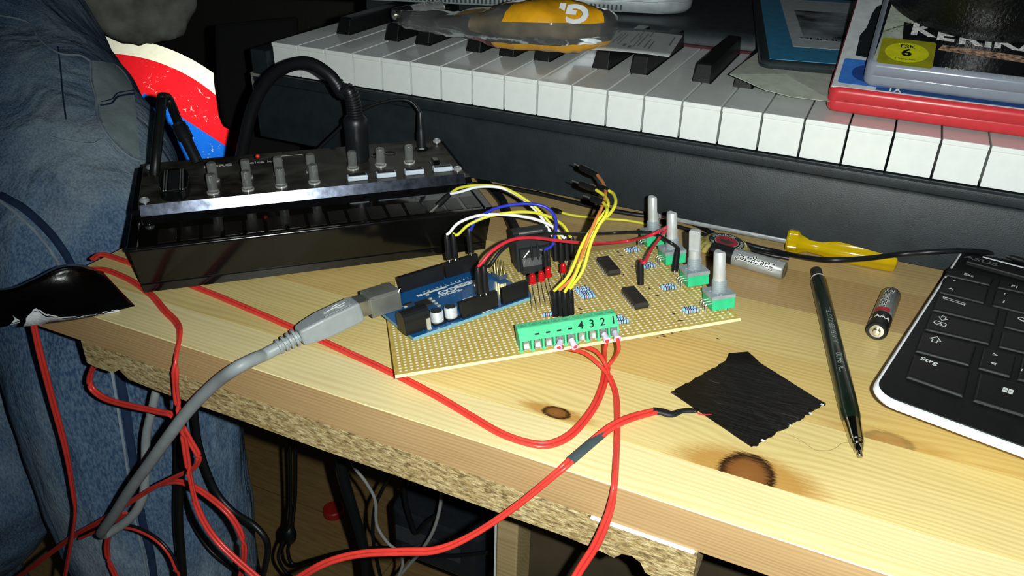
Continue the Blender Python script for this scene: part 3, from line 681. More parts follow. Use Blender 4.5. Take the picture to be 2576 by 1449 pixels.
# ------------------------------------------------------------------ red twin speaker cables
redc = mat('cable_red', 'd23b33', .32, var=.04); ferr = mat('ferrule', 'd9cbe4', .45); shrink = mat('shrink_grey', '3d4a4e', .5); shrink2 = mat('shrink_black', '16181a', .5)
def twin(pts, label, r=.98, n=7, tw=None, name='red_cable', m=None, m2=None, closed_side=None):
    """two conductors side by side; tw: twist angle per control point"""
    path = spl(pts, n); org = V(path[0]); k = len(path); rings = [[], []]
    A, B = [], []
    for i, p in enumerate(path):
        d = (path[min(i + 1, k - 1)] - path[max(i - 1, 0)]).normalized(); s_ = d.cross(V((0, 0, 1)))
        s_ = s_.normalized() if s_.length > .05 else V((1, 0, 0)); u = d.cross(s_)
        t = 0.0
        if tw:
            f = i / (k - 1) * (len(tw) - 1); j = min(int(f), len(tw) - 2); t = math.radians(tw[j] + (tw[j + 1] - tw[j]) * (f - j))
        o = (s_ * math.cos(t) + u * math.sin(t)) * r * .93
        A.append(p + o - org); B.append(p - o - org)
    mb = MB(); mb.tube(A, r, 8, 0); mb.tube(B, r, 8, 1 if m2 else 0)
    o = mb.build(name, [m or redc] + ([m2] if m2 else []), None, org=None, smooth=60); o.location = org * S
    return tag(o, label, 'cable', 'red twin cables')
def part_of(parent, mb, name, m, **k):           # parts given in world mm
    org = parent.location / S; mb.v = [p - org for p in mb.v]; return mb.build(name, m, parent, **k)
Z = .98
def lay(l, z=Z): return [at(x, y, z) for x, y in l]
def hang(l, y): return [aty(px, py, y + (k * 0)) for k, (px, py) in enumerate(l)]
def clampW(i): return BF.W(TX + (i + .5) * TP + .45, -1.2, 2.4)
def single(mb, pts): mb.tube(spl(pts, 6), .95, 8)
FEND = {3: (1405, 873), 4: (1441, 862), 7: (1526, 852), 8: (1554, 853)}
def ferrule(mb, i, toward=None):
    c = clampW(i); q = BF.loc(*FEND[i], 1.6); e = BF.W(q.x, q.y, 1.6); d = (e - c).normalized(); L = max((e - c).length, 4.5)
    mb.lathe(c, d, [(1.3, 0), (1.35, L * .4), (1.8, L), (1.6, L + .05), (1.3, L - .8)], 14); return c + d * (L - .6)
def cable_to(pts, i1, i2, m1, m2, label, tw=None):
    c = twin(pts, label, tw=tw); end = pts[-1]; f = MB(); q1, q2 = ferrule(f, i1, m1[-1]), ferrule(f, i2, m2[-1])
    w1 = MB(); single(w1, [end] + [V(p) for p in m1] + [q1]); part_of(c, w1, 'conductor', redc, smooth=60)
    w2 = MB(); single(w2, [end] + [V(p) for p in m2] + [q2]); part_of(c, w2, 'conductor', redc, smooth=60)
    k = MB(); ferrule(k, i1, m1[-1]); part_of(c, k, 'ferrule', ferr, smooth=40)
    k = MB(); ferrule(k, i2, m2[-1]); part_of(c, k, 'ferrule', ferr, smooth=40); return c
cable_to(lay([(233, 652), (257, 640), (312, 656), (420, 695), (520, 733), (640, 783), (740, 826), (860, 880), (990, 940), (1100, 997), (1190, 1050), (1260, 1090), (1330, 1114), (1385, 1117), (1440, 1090), (1490, 1030), (1515, 975), (1526, 925)]),
         7, 8, [at(1521, 905, 4), at(1523, 876, 15.5)], [at(1542, 905, 4), at(1556, 880, 15.5)], 'red twin cable running under the synthesizer and gray plug to terminals 2 and 1', tw=[0] * 9 + [0, 20, 40, 30, 0])
cable_to([aty(1405, 1530, 215), aty(1455, 1440, 222), aty(1500, 1368, 226), aty(1532, 1290, 230), at(1546, 1215, 1.6), at(1551, 1130, Z), at(1553, 1060, Z), at(1549, 990, Z), at(1532, 945, 2.6)],
         3, 4, [at(1508, 918, 5), at(1472, 889, 11), at(1428, 877, 15.2)], [at(1522, 914, 5), at(1500, 884, 11), at(1464, 870, 16)], 'red twin cable falling over the desk edge from the middle terminals', tw=[30, 60, 40, 70, 70, 60, 60, 50, 30])
c = twin([aty(640, 1530, 200), aty(760, 1449, 205), aty(830, 1412, 208), aty(910, 1393, 211), aty(1010, 1388, 214), aty(1100, 1383, 217), aty(1190, 1345, 221), aty(1300, 1272, 227), aty(1400, 1190, 234), at(1440, 1155, 1.6), at(1480, 1120, 1.4), at(1525, 1083, 2.6), at(1560, 1062, 3.2), at(1600, 1047, 2), at(1655, 1033, 1.2)],
         'red twin cable with grey sleeve leading to the tape square', tw=[60, 50, 30, 20, 20, 20, 0, 0, 0, 0, 10, 30, 30, 20, 0])
mb = MB(); mb.tube(spl(lay([(1435, 1159), (1475, 1125), (1516, 1090)], 1.7), 4), 2.15, 12, flat=.62, side=None); part_of(c, mb, 'grey_sleeve', shrink, smooth=60)
mb = MB(); mb.tube(spl(lay([(1643, 1033), (1665, 1036), (1690, 1042), (1715, 1034), (1742, 1033), (1752, 1036)], 1.2), 3), [2.0, 2.1, 2.1, 2.1, 2.1, 2.1, 1.9, 1.7, 1.5, 1.4, 1.5, 1.6, 1.5, 1.3, 1.1, .9], 10, flat=.6); part_of(c, mb, 'black_sleeve', shrink2, smooth=60)
mb = MB(); mb.tube(spl(lay([(1750, 1036), (1765, 1043), (1790, 1043)], .5), 4), .3, 6); part_of(c, mb, 'thin_lead', wcol['red'])
mb = MB(); mb.tube(spl(lay([(1750, 1035), (1763, 1033), (1785, 1030)], .5), 4), .3, 6); part_of(c, mb, 'thin_lead', wcol['black'])
twin(lay([(228, 677), (270, 680), (330, 706)]) + [at(372, 735, Z), at(392, 754, Z), at(415, 782, Z), at(444, 812, Z), at(452, 842, 1.3)] + hang([(441, 915), (444, 1000), (462, 1100), (478, 1200), (500, 1285), (548, 1362), (640, 1447), (720, 1510)], 227),
     'red twin cable leaving the synthesizer corner and hanging over the front edge', tw=[0, 0, 0, 0, 20, 40, 60, 70, 70, 70, 60, 50, 40])
twin([aty(150, 1520, 230), aty(165, 1440, 231), aty(188, 1300, 232), aty(183, 1235, 232), aty(165, 1130, 232), aty(130, 1000, 231), aty(100, 885, 230), aty(84, 815, 230)], 'red twin cable hanging straight down from the folded tape', tw=[60, 60, 40, 20, 10, 0, 0])
twin(hang([(250, 893), (243, 907), (226, 948), (232, 978), (268, 1004), (330, 1021), (400, 1036), (440, 1050), (484, 1119), (500, 1152), (486, 1178), (451, 1195), (380, 1230), (314, 1272), (256, 1309), (178, 1354), (83, 1425), (20, 1470)], 246),
     'red twin cable curling out from under the chipboard', tw=[0, 10, 20, 20, 40, 60, 60])
twin(hang([(330, 1258), (380, 1228), (434, 1212), (470, 1217), (517, 1243), (579, 1297), (612, 1362), (610, 1430), (590, 1500)], 256), 'red twin cable making the wide loop in front of the jeans', tw=[0, 30, 60])
twin(hang([(315, 1290), (286, 1320), (269, 1367), (273, 1408), (292, 1452), (320, 1510)], 250), 'red twin cable making the small loop below the gray cable', tw=[40, 60])
twin(hang([(200, 1352), (250, 1330), (289, 1323), (343, 1330), (397, 1359), (434, 1404), (447, 1455), (450, 1510)], 244), 'red and black twin cable at the bottom of the jeans leg', m2=wcol['black'], tw=[60, 70])

# ------------------------------------------------------------------ grey USB cable
greym = mat('usb_grey', '8d9496', .45, var=.04)
t = thing('usb_cable', 'grey USB cable plugged into the blue board and draped over the edge', 'cable', AF.M)
tip = MB().box(-11.5, -5.8, 33, 42.2, T0 + 1.6, T0 + 9.6).build('metal_tip', mat('usb_tip', 'b4b6b0', .25, .9), t, bevel=.3, seg=1)
mb = MB(); yc, zc = 37.6, T0 + 5.4; rings = []
for x, w, h in ((-10.5, 5.6, 5.0), (-14, 5.9, 5.3), (-30, 5.9, 5.3), (-38, 5.0, 4.6), (-42, 4.0, 3.9)):
    rings.append([(x, yc + w, zc + h), (x, yc - w, zc + h), (x, yc - w, zc - h), (x, yc + w, zc - h)])
mo = mb.loft([list(reversed(r)) for r in rings]).build('overmould', greym, t, bevel=1.1)
mb = MB(); mb.box(-28, -14, yc - 4, yc + 4, zc + 5.2, zc + 5.45); em = mb.build('emblem_plate', mat('usb_grey_light', '9ba1a2', .45), mo, bevel=.15, seg=1)
mb = MB(); zz = zc + 5.6
mb.tube([(-26.5, yc - .4, zz), (-15.5, yc + .6, zz)], .3, 5).tube([(-24, yc - .2, zz), (-21.5, yc + 2, zz), (-18.5, yc + 2.1, zz)], .28, 5).tube([(-21.5, yc, zz), (-19.5, yc - 2, zz), (-17, yc - 1.7, zz)], .28, 5).lathe((-26.6, yc - .4, zz - .2), (0, 0, 1), [(.9, 0), (.9, .3)], 12)
mb.build('trident_emblem', mat('emblem', 'b7bcbc', .4), em)
mb = MB(); mb.cyl((-42, yc, zc), (-53, yc, zc - .8), 2.9, 2.7, 16)
sr = mb.build('strain_relief', greym, t, smooth=40); q = None
for k in range(4):
    mb = MB(); x = -43.2 - 2.7 * k; r0 = 4.5 - .25 * k; mb.cyl((x, yc, zc - .2 * k), (x - 1.5, yc, zc - .2 * k - .1), r0, r0 - .1, 18); mb.build('relief_rib', greym, sr, bevel=.3)
PT = MT((-8, yc, zc)) @ Matrix.Rotation(math.radians(-8.5), 4, 'Y') @ MT((8, -yc, -zc))
def sc4(M): M = M.copy(); M.translation = M.translation * S; return M
mo.matrix_local = sc4(PT); sr.matrix_local = sc4(PT)
inv = AF.M.inverted(); st = AF.M @ (PT @ V((-52, yc, zc - .8)))
cp = [st, AF.M @ (PT @ V((-60, yc, zc - 1.2))), at(640, 903, 6.0), at(592, 928, 5.0), aty(540, 966, 226), aty(480, 1026, 224), aty(430, 1090, 222), aty(380, 1160, 222), aty(330, 1228, 224), aty(290, 1290, 227), aty(262, 1330, 230), aty(255, 1342, 234), aty(275, 1340, 239), aty(331, 1300, 246), aty(360, 1247, 251), aty(366, 1180, 255), aty(368, 1098, 259), aty(385, 1020, 263), aty(399, 955, 268)]
mb = MB(); mb.tube([inv @ p for p in spl(cp, 7)], [3.05] * 78 + [3.05 - .012 * i for i in range(200)], 14); mb.build('cord', greym, t, smooth=60)

# ------------------------------------------------------------------ black cables of the synthesizer
blkc = mat('cable_black', '121416', .42, bump=.05); rub = mat('plug_black', '16191c', .4)
def cord(pts, r, label, m=blkc, name='black_cable', group=None, n=7, cat='cable'):
    path = spl(pts, n); org = V(path[0]); mb = MB(); mb.tube([p - org for p in path], r, 10)
    o = mb.build(name, m, None, smooth=60); o.location = org * S; return tag(o, label, cat, group)
base = VF.W(130.5, 79, 36); d0 = V((0.02, 0, 1))
c = cord([VF.W(130, 79, 70), VF.W(128, 80, 80)] + [VF.W(128, 80, 80) + (V(q)) for q in ()] + [atv(862, 232, base, VF.W(60, 130, 0)), atv(830, 190, base, VF.W(60, 130, 0)), atv(780, 160, base, VF.W(60, 130, 0)), atv(730, 164, base, VF.W(60, 130, 0)), atv(680, 195, base, VF.W(60, 130, 0)), atv(640, 260, base, VF.W(60, 130, 0)), atv(618, 340, base, VF.W(60, 130, 0)), atv(605, 420, base, VF.W(60, 130, 0)), atv(600, 520, base, VF.W(60, 130, 0))], 4.0, 'thick black cable arching up from the round plug on the synthesizer')
mb = MB(); mb.lathe(base, (-.02, .02, 1), [(6.4, 0), (7.2, 2), (7.3, 20), (7.6, 22), (7.6, 26), (6.2, 28), (5.0, 29)], 22); part_of(c, mb, 'round_plug', rub, smooth=35)
pth = spl([base + V((0, 0, 28)), VF.W(130, 79.3, 72), VF.W(128, 80, 80), atv(862, 232, base, VF.W(60, 130, 0)), atv(845, 207, base, VF.W(60, 130, 0))], 5)
mb = MB()
for i, p in enumerate(pth[:-1]):
    d = (pth[i + 1] - p).normalized(); mb.lathe(p, d, [(4.3, 0), (5.0 - .03 * i, .2), (5.0 - .03 * i, 1.2), (4.3, 1.4)], 14)
part_of(c, mb, 'ribbed_sleeve', rub, smooth=30)
jb = VF.W(173.8, 89, 36.5); jt = jb + V((-1, 1, 23)); A2, B2 = jt, VF.W(110, 120, 40)
c = cord([jt] + [atv(x, y, A2, B2) for x, y in ((1046, 268), (1030, 254), (1000, 250), (960, 258), (925, 270), (880, 300))] + [VF.W(100, 125, 20)], 1.2, 'thin black audio cable bending over behind the round plug')
mb = MB(); mb.lathe(jb, (jt - jb), [(3.1, 1), (3.2, 10), (2.6, 12), (2.5, 14), (2.0, 22), (1.4, 24)], 14); part_of(c, mb, 'jack_plug', rub, smooth=35)
mb = MB(); mb.cyl(jb + V((0, 0, -.5)), jb + V((0, 0, 1.2)), 1.8); part_of(c, mb, 'metal_collar', scr)
# left jack with its cable folded back down
jb = VF.W(35, 99, 36); jt = att(452, 318, 505); A2 = jt
c = cord([jt, att(441, 290, 508), att(430, 262, 510), att(420, 246, 508), att(409, 250, 503), att(404, 285, 497), att(398, 340, 492), att(392, 400, 488), att(388, 450, 490), att(380, 520, 500)], 3.0, 'black power cable folded double at the left end of the synthesizer')
mb = MB(); mb.lathe(jb, jt - jb, [(3.4, 0), (3.6, 16), (4.6, 17), (4.6, 24), (4.0, 25)], 16); part_of(c, mb, 'plug_body', rub, smooth=35)
mb = MB(); u = (jt - jb).normalized(); L0 = (jt - jb).length
for k in range(5): mb.lathe(jb + u * (25 + (L0 - 25) * k / 5), u, [(3.2, 0), (4.2 - .15 * k, .3), (4.2 - .15 * k, 2.0), (3.2, 2.4)], 14)
part_of(c, mb, 'ribbed_sleeve', rub, smooth=30)
part_of(c, MB().sphere(att(408, 246, 503), 3.4), 'cable_clip', rub, smooth=60)
# cable of the round socket on the circuit board and the flat black leads on the desk
dp = BF.W(80.4, 100, 9.5); dq = BF.W(79, 122, 8)
c = cord([dq, at(1275, 535, 8), at(1262, 505, 4), at(1240, 478, 3.2), at(1215, 455, 3.2), at(1190, 430, 3.2)], 3.2, 'black cable coming round the synthesizer to the socket on the board')
mb = MB(); mb.lathe(dp, dq - dp, [(7.3, 0), (7.6, 3), (7.2, 14), (5.2, 20), (3.6, 26)], 20); part_of(c, mb, 'round_plug', rub, smooth=35)
cord(lay([(1180, 462), (1260, 470), (1350, 486), (1420, 503), (1500, 522), (1600, 540), (1660, 546), (1740, 562), (1800, 590), (1890, 618), (1945, 631)], 1.9) + [at(2000, 643, 6), at(2050, 651, 13), at(2100, 654, 17.5), at(2180, 650, 18.5), at(2262, 640, 19), at(2340, 634, 24), at(2420, 631, 26), at(2500, 637, 24), at(2560, 652, 24), at(2640, 680, 24)], 1.5, 'long black lead lying across the desk over the screwdriver')
cord(lay([(1660, 558), (1740, 580), (1800, 600), (1870, 622), (1930, 640), (1985, 650)], 1.3), 1.3, 'short black lead beside the bottle cap', n=5)

# ------------------------------------------------------------------ things lying on the desk
def wrap(mb, body, size, P0, d, u, r, x, mi=0, sx=1.0, bold=0.0, rot=0.0, shear=0.0, up=0.04, y0=0.0):
    """print bent round a cylinder: text runs along d, letters' up goes round from u"""
    t = MB(); t.text(body, size, 0, Matrix.Rotation(rot, 4, 'Z'), .015, sx=sx, bold=bold, shear=shear); d = V(d).normalized(); u = V(u).normalized(); w = u.cross(d)
    vs_ = []
    for p in t.v:
        a = (p.y + y0) / r; vs_.append(V(P0) + d * (x + p.x) + (u * math.cos(a) + w * math.sin(a)) * (r + up + p.z))
    mb.add(vs_, t.f, mi)
# black tape square
def jag(a, b, n, amp, seed):
    random.seed(seed); a, b = V(a), V(b); d = (b - a); s_ = V((-d.y, d.x, 0)).normalized()
    return [a + d * (i / n) + s_ * random.uniform(-amp, amp) for i in range(n)]
def tape_mat():
    m = bpy.data.materials.new('tape_black'); m.use_nodes = True; t = NT(m); n = t.noise(160, 4, t.pos((.35, 2.2, 1), obj=True, rot=(0, 0, .6)), rough=.6); g = t.noise(900, 2, t.pos(obj=True))
    t.L(t.mix(t.ramp(n, (.66, 0.0), (.74, .8)), lin('0c0a08'), lin('55544e')), t.b.inputs['Base Color']); t.b.inputs['Roughness'].default_value = .45; t.b.inputs['Specular IOR Level'].default_value = .4
    t.bump(t.math('ADD', n, t.math('MULTIPLY', g, .2)), .6, .0008); return m
tapem = tape_mat(); tapew = mat('tape_white', 'c9ccd0', .8, bump=.6, bscale=900)
c1, c2, c3, c4, c5, c6 = [at(x, y, 0) for x, y in ((1687, 988), (1893, 1127), (2077, 1018), (1895, 905), (1880, 893), (1832, 897))]
outl = jag(c1, c2, 10, .1, 1) + jag(c2, c3, 46, .55, 2) + jag(c3, c4, 10, .1, 3) + [c4, c5, c6] + jag(at(1826, 910, 0), c1, 34, .4, 4)
org = at(1880, 1010, 0); mb = MB(); cen = V((0, 0, 0)); ring = [p - org for p in outl]; rows = []
random.seed(9)
for k in range(9):
    f = 1 - k / 8.0; rows.append([V((p.x * f, p.y * f, .55 + (.28 * noise.noise(V((p.x * f * .16, p.y * f * .16, 3))) + .12 * noise.noise(V((p.x * f * .5, p.y * f * .5, 9)))) + (1.4 if k == 0 and i in (66, 67, 68) else 0))) for i, p in enumerate(ring)])
mb.loft([[V((p.x, p.y, .08)) for p in ring]] + rows, 0)
tape = mb.build('tape_square', tapem, None, smooth=60); tape.location = org * S; tag(tape, 'torn square of black fabric tape stuck flat on the desk', 'tape')
mb = MB()
for i in (10 + 22, 10 + 35, 10 + 44, 10 + 6):
    p = ring[i]; mb.add([p + V((-.9, -.1, .5)), p + V((.6, -.5, .45)), p + V((.9, .5, .7)), p + V((-.4, .8, .75))], [(0, 1, 2, 3)])
tag(mb.build('torn_threads', tapew, tape), kind='stuff')
# folded tape at the left corner of the desk
t = thing('tape_strip', 'folded black tape strip with white torn underside on the desk corner', 'tape', MT(at(230, 740, 0))); TO = at(230, 740, 0)
top = [(-40, 735, 6), (30, 730, 9), (90, 705, 13), (150, 678, 17), (200, 674, 15), (232, 681, 8), (262, 687, 2)]
mid = [(-40, 770, 5), (30, 765, 6), (90, 752, 7), (150, 740, 7), (200, 735, 5), (250, 730, 2.5), (302, 730, .8)]
low = [(-40, 830, 1), (40, 812, 4), (88, 782, 9), (125, 797, 7), (190, 799, 4), (260, 788, 2), (340, 768, .6)]
A, B, Cc = [spl([at(*p) - TO for p in l], 6) for l in (top, mid, low)]
random.seed(21)
Cj = [p + V((0, 0, random.uniform(-.5, .5))) for p in Cc]
rows = []
for j in range(11):
    f = j / 10; rows.append([a * (1 - f) ** 2 + b * 2 * f * (1 - f) + c * f * f if j < 10 else c for a, b, c in zip(A, [(4 * m - a_ - c_) / 2 for m, a_, c_ in zip(B, A, Cj)], Cj)])
mb = MB(); n = len(A)
mb.add([p for r_ in rows for p in r_], [(j * n + i, (j + 1) * n + i, (j + 1) * n + i + 1, j * n + i + 1) for j in range(10) for i in range(n - 1)])
back = spl([at(*p) - TO for p in [(-40, 728, 0), (30, 722, 2), (90, 697, 3), (150, 668, 4), (200, 664, 3), (232, 673, 1.4), (264, 684, .6)]], 6)
mb.add([p for r_ in (back, A) for p in r_], [(i, n + i, n + i + 1, i + 1) for i in range(n - 1)])
blk_t = mb.build('tape_face', mat('tape_black_gloss', '070605', .3, bump=.5, bscale=300), t, smooth=60)
sm = blk_t.modifiers.new('thick', 'SOLIDIFY'); sm.thickness = .0003
lowq = spl([at(*p) - TO for p in [(58, 822, 1), (88, 818, 1.0), (130, 813, .8), (190, 805, .6), (262, 791, .5), (300, 784, .4)]], 8)
upq = spl([at(*p) - TO for p in [(66, 802, 6), (92, 780, 9.4), (128, 797, 7), (190, 801, 3.6), (262, 789, 1.4), (300, 783, .7)]], 8)
mb = MB(); random.seed(4); uj = [p + V((0, 0, random.uniform(0, 1.0))) for p in upq]; n = len(lowq)
mb.add([p for r_ in (lowq, [(a + b) / 2 + V((0, .8, 0)) for a, b in zip(lowq, uj)], uj) for p in r_], [(j * n + i, j * n + i + 1, (j + 1) * n + i + 1, (j + 1) * n + i) for j in range(2) for i in range(n - 1)])
wt = mb.build('tape_underside', tapew, t, smooth=60); sm = wt.modifiers.new('thick', 'SOLIDIFY'); sm.thickness = .0003
mb = MB(); q = [at(*p) - TO for p in ((24, 818, 3), (50, 812, 3), (50, 806, 5), (40, 800, 6), (32, 793, 7), (38, 805, 5))]; mb.add(q, [(0, 1, 2, 3), (3, 4, 5)]); mb.build('torn_corner', tapew, t)

# mechanical pencil
pa, pz = at(2164, 1149, 2.6), at(2053, 681, 4.9); d = (pz - pa); Lp = d.length; d.normalize()
t = thing('mechanical_pencil', 'dark green mechanical pencil with silver tip beside the keyboard', 'pencil', MT(pa))
grn = mat('pencil_green', '0f1c14', .28, var=.1, coat=.4); Z0 = V((0, 0, 0)); chrome = mat('chrome', 'b9b5a6', .14, 1.0)
b_ = MB().lathe(Z0, d, [(3.6, 22), (4.15, 26), (4.3, 40), (4.3, Lp - 14), (4.1, Lp - 12)], 24).build('barrel', grn, t, smooth=40)
MB().lathe(Z0, d, [(.7, 0), (1.1, .3), (1.15, 3), (1.9, 4.2), (2.0, 6.5), (2.5, 7), (2.6, 9), (2.9, 9.2), (3.7, 22), (3.5, 22.2)], 24).build('metal_tip', chrome, t, smooth=30)
MB().lathe(Z0, d, [(3.9, Lp - 12), (4.0, Lp - 10.6), (3.2, Lp - 10.5)], 24).build('white_ring', mat('ring_white', 'dcdcd6', .4), t, smooth=40)
prof = [(3.1, Lp - 10.6)]
for k in range(8): prof += [(3.1, Lp - 10 + k * 1.2), (2.85, Lp - 9.6 + k * 1.2), (2.85, Lp - 9.3 + k * 1.2), (3.1, Lp - 9 + k * 1.2)]
MB().lathe(Z0, d, prof + [(2.6, Lp)], 18).build('threaded_end', mat('thread_dark', '3c3c38', .35, .6), t, smooth=25)
tc = (CAM - pa).normalized(); side = d.cross(V((0, 0, 1))).normalized()
uu = (tc - d * tc.dot(d)).normalized(); uu = (uu + side * .35).normalized(); mb = MB()
wrap(mb, 'TK 9400', 4.2, Z0, d, uu, 4.3, 62, sx=1.1); wrap(mb, 'A.W.FABER-CASTELL', 3.4, Z0, d, uu, 4.3, 96, sx=1.1)
mb.build('lettering', mat('print_grey', '7e8a80', .4), b_)

# AAA batteries
bsil = mat('battery_silver', 'a9adac', .25, .45, var=.08); bblk = mat('battery_black', '17191a', .35); bmet = mat('battery_metal', 'd6d2c4', .2, .95); wht = mat('print_white2', 'f2f2ee', .5); blkp = mat('print_black', '101214', .4)
def battery(p0, dirn, label, textrot, u, full=True, x_txt=26):
    """p0: plus end"""
    dirn = V(dirn).normalized(); t = thing('battery', label, 'battery', MT(p0)); r = 5.2
    c = MB().lathe(Z0, dirn, [(r - .5, 14), (r, 14), (r, 43.2), (r - .5, 43.8)], 28).build('silver_wrap', bsil, t, smooth=40)
    MB().lathe(Z0, dirn, [(3.6, .3), (r - .6, .1), (r, .8), (r, 14), (r - .5, 14)], 28).build('black_wrap', bblk, t, smooth=40)
    MB().lathe(Z0, dirn, [(.3, -1.6), (1.6, -1.5), (1.9, -1.2), (1.9, 0), (3.4, .1), (3.5, .4), (2, .5)], 24).build('plus_contact', bmet, t, smooth=30)
    MB().lathe(Z0, dirn, [(2, 43.4), (4.6, 43.7), (4.9, 44.2), (4.2, 44.4), (3.6, 44.0), (.1, 44.1)], 24).build('minus_contact', mat('battery_steel', '9a9890', .3, .9), t, smooth=30)
    sgn = 1 if textrot == 0 else -1
    mb = MB(); wrap(mb, 'Energizer', 6.0, Z0, dirn * sgn, u, r, sgn * x_txt, bold=.26, shear=.2, up=.03); mb.build('lettering_outline', wht, c)
    mb = MB(); wrap(mb, 'Energizer', 6.0, Z0, dirn * sgn, u, r, sgn * x_txt, bold=.02, shear=.2, up=.1); mb.build('lettering', blkp, c)
    if full:
        mb = MB(); wrap(mb, '+ AAA', 5.0, Z0, dirn.cross(u), u, r, 0, up=.05) if False else wrap(mb, '+ AAA', 4.2, Z0, dirn * sgn, u, r, sgn * 8, bold=.05, up=.05, rot=math.pi / 2); mb.build('size_print', wht, c)
        mb = MB(); w = dirn.cross(u)
        mb.grid(lambda a, b: dirn * (14.4 + 4.5 * a) + (u * math.cos((b - .5) * 1.5) + w * math.sin((b - .5) * 1.5)) * (r + .05), 4, 10); mb.build('red_flash', mat('print_red', 'b02a30', .4), c)
    return t
p0 = at(2205, 834, 5.2); dB = V((.105, .994, 0)); uB = (CAM - p0).normalized(); uB = (uB - dB * uB.dot(dB)).normalized()
battery(p0, dB, 'small battery leaning against the keyboard rim with its plus end forward', 1, (uB + V((-.35, 0, .1))).normalized(), True, 30.5)
e0, e1 = at(1975, 681, 5.2), at(1872, 652, 5.2); dB = (e1 - e0).normalized(); uB = (CAM - e0).normalized(); uB = (uB - dB * uB.dot(dB)).normalized()
battery(e0 - dB * -44.2, -dB, 'small silver battery lying next to the bottle cap', 1, uB, False, 28)
# bottle cap
cc = at(1822, 630, 0); t = thing('bottle_cap', 'gold beer bottle cap with a black and red printed top', 'bottle cap', MT(cc) @ Matrix.Rotation(math.radians(5), 4, 'Y'))
gold = mat('cap_gold', 'b8aa60', .25, .3, var=.15, nscale=300); rings = []; n = 126
for r, z, a in ((15.6, .3, 1.15), (15.0, 2.2, .8), (13.9, 4.0, .3), (12.9, 5.3, 0), (11.8, 6.0, 0), (.1, 6.15, 0)):
    rings.append([((r + a * math.cos(21 * 2 * math.pi * i / n)) * math.cos(2 * math.pi * i / n), (r + a * math.cos(21 * 2 * math.pi * i / n)) * math.sin(2 * math.pi * i / n), z) for i in range(n)])
cap = MB().loft(rings).build('crown', gold, t, smooth=60)
disc = lambda r, z: MB().lathe((0, 0, z), (0, 0, 1), [(r, 0), (r, .05), (.1, .06)], 40)
disc(10.9, 6.1).build('black_print', mat('cap_black', '1a2224', .3), cap); disc(7.2, 6.17).build('grey_ring', mat('cap_ring', 'a8a8a0', .4), cap); disc(6.8, 6.23).build('red_print', mat('cap_red', 'a8283a', .35), cap)
mb = MB(); mb.add([(x, y, 6.31) for x, y in ((-3.2, -2.6), (-1.0, -3.4), (1.4, -2.8), (3.8, -.4), (5.0, 1.2), (2.8, 1.0), (1.0, 2.6), (-.6, 1.2), (-2.4, 2.0), (-4.4, .2))], [tuple(range(10))]); mb.build('emblem', mat('cap_emblem', '3c4034', .5), cap)
mb = MB(); rotz = math.radians(28)
for i, ch in enumerate('MÜNCHEN'):
    a = math.radians(90 - 15 * (3 - i)) + rotz; mb.text(ch, 3.0, 0, Matrix.Rotation(a - math.pi / 2, 4, 'Z') @ MT((0, 9.0, 6.18)) @ Matrix.Rotation(math.pi, 4, 'Z'), .02, bold=.03)
for i, ch in enumerate('AUGUSTINER BRÄU'):
    a = math.radians(270 - 13 * (i - 7)) + rotz; mb.text(ch, 2.8, 0, Matrix.Rotation(a - math.pi / 2, 4, 'Z') @ MT((0, 9.0, 6.18)), .02, bold=.03)
mb.build('lettering', mat('cap_text', 'd0d0c8', .5), cap)
# screwdriver
sa, sb, sc2 = at(1655, 541, 6), at(1978, 604, 7.5), at(2258, 648, 8.0); d = (sc2 - sb).normalized(); L = (sc2 - sb).length
t = thing('screwdriver', 'screwdriver with a clear yellow handle lying along the piano', 'screwdriver', MT(sb)); ym = mat('clear_yellow', 'ecc60c', .1, trans=.45, var=.03, ior=1.4)
a, b = perp(d); rings = []
for h, r, st in ((0, 7.5, .8), (1.2, 8.8, 1.0), (6, 8.8, 1.0), (8, 6.6, .3), (13, 5.2, 0), (20, 5.6, .3), (28, 7.4, .5), (46, 8.0, .5), (L - 3, 8.4, .5), (L - 1, 8.0, .4), (L, 6.6, .2)):
    rings.append([d * h + (a * math.cos(x) + b * math.sin(x)) * (r + st * math.cos(6 * x)) for x in [2 * math.pi * i / 36 for i in range(36)]])
mb = MB(); mb.loft(rings if d.dot(a.cross(b)) > 0 else [list(reversed(q)) for q in rings]); hd = mb.build('handle', ym, t, smooth=40)
MB().cyl(d * 1, d * 34, 2.2).build('tang', mat('brass_core', 'b89a40', .25, .9), hd, smooth=50)
MB().cyl(Z0, sa - sb, 2.1, n=16).build('shaft', scr, t, smooth=50)
# stray hair
mb = MB(); hp = lay([(1987, 1095), (2010, 1105), (2035, 1122), (2052, 1132), (2085, 1133), (2105, 1125), (2118, 1115), (2136, 1112)], .15); mb.tube([p - hp[0] for p in spl(hp, 5)], .07, 4)
o = mb.build('hair', mat('hair_brown', '3a2a1a', .5)); o.location = hp[0] * S; tag(o, 'single dark hair curling on the desk near the pencil tip', 'hair')

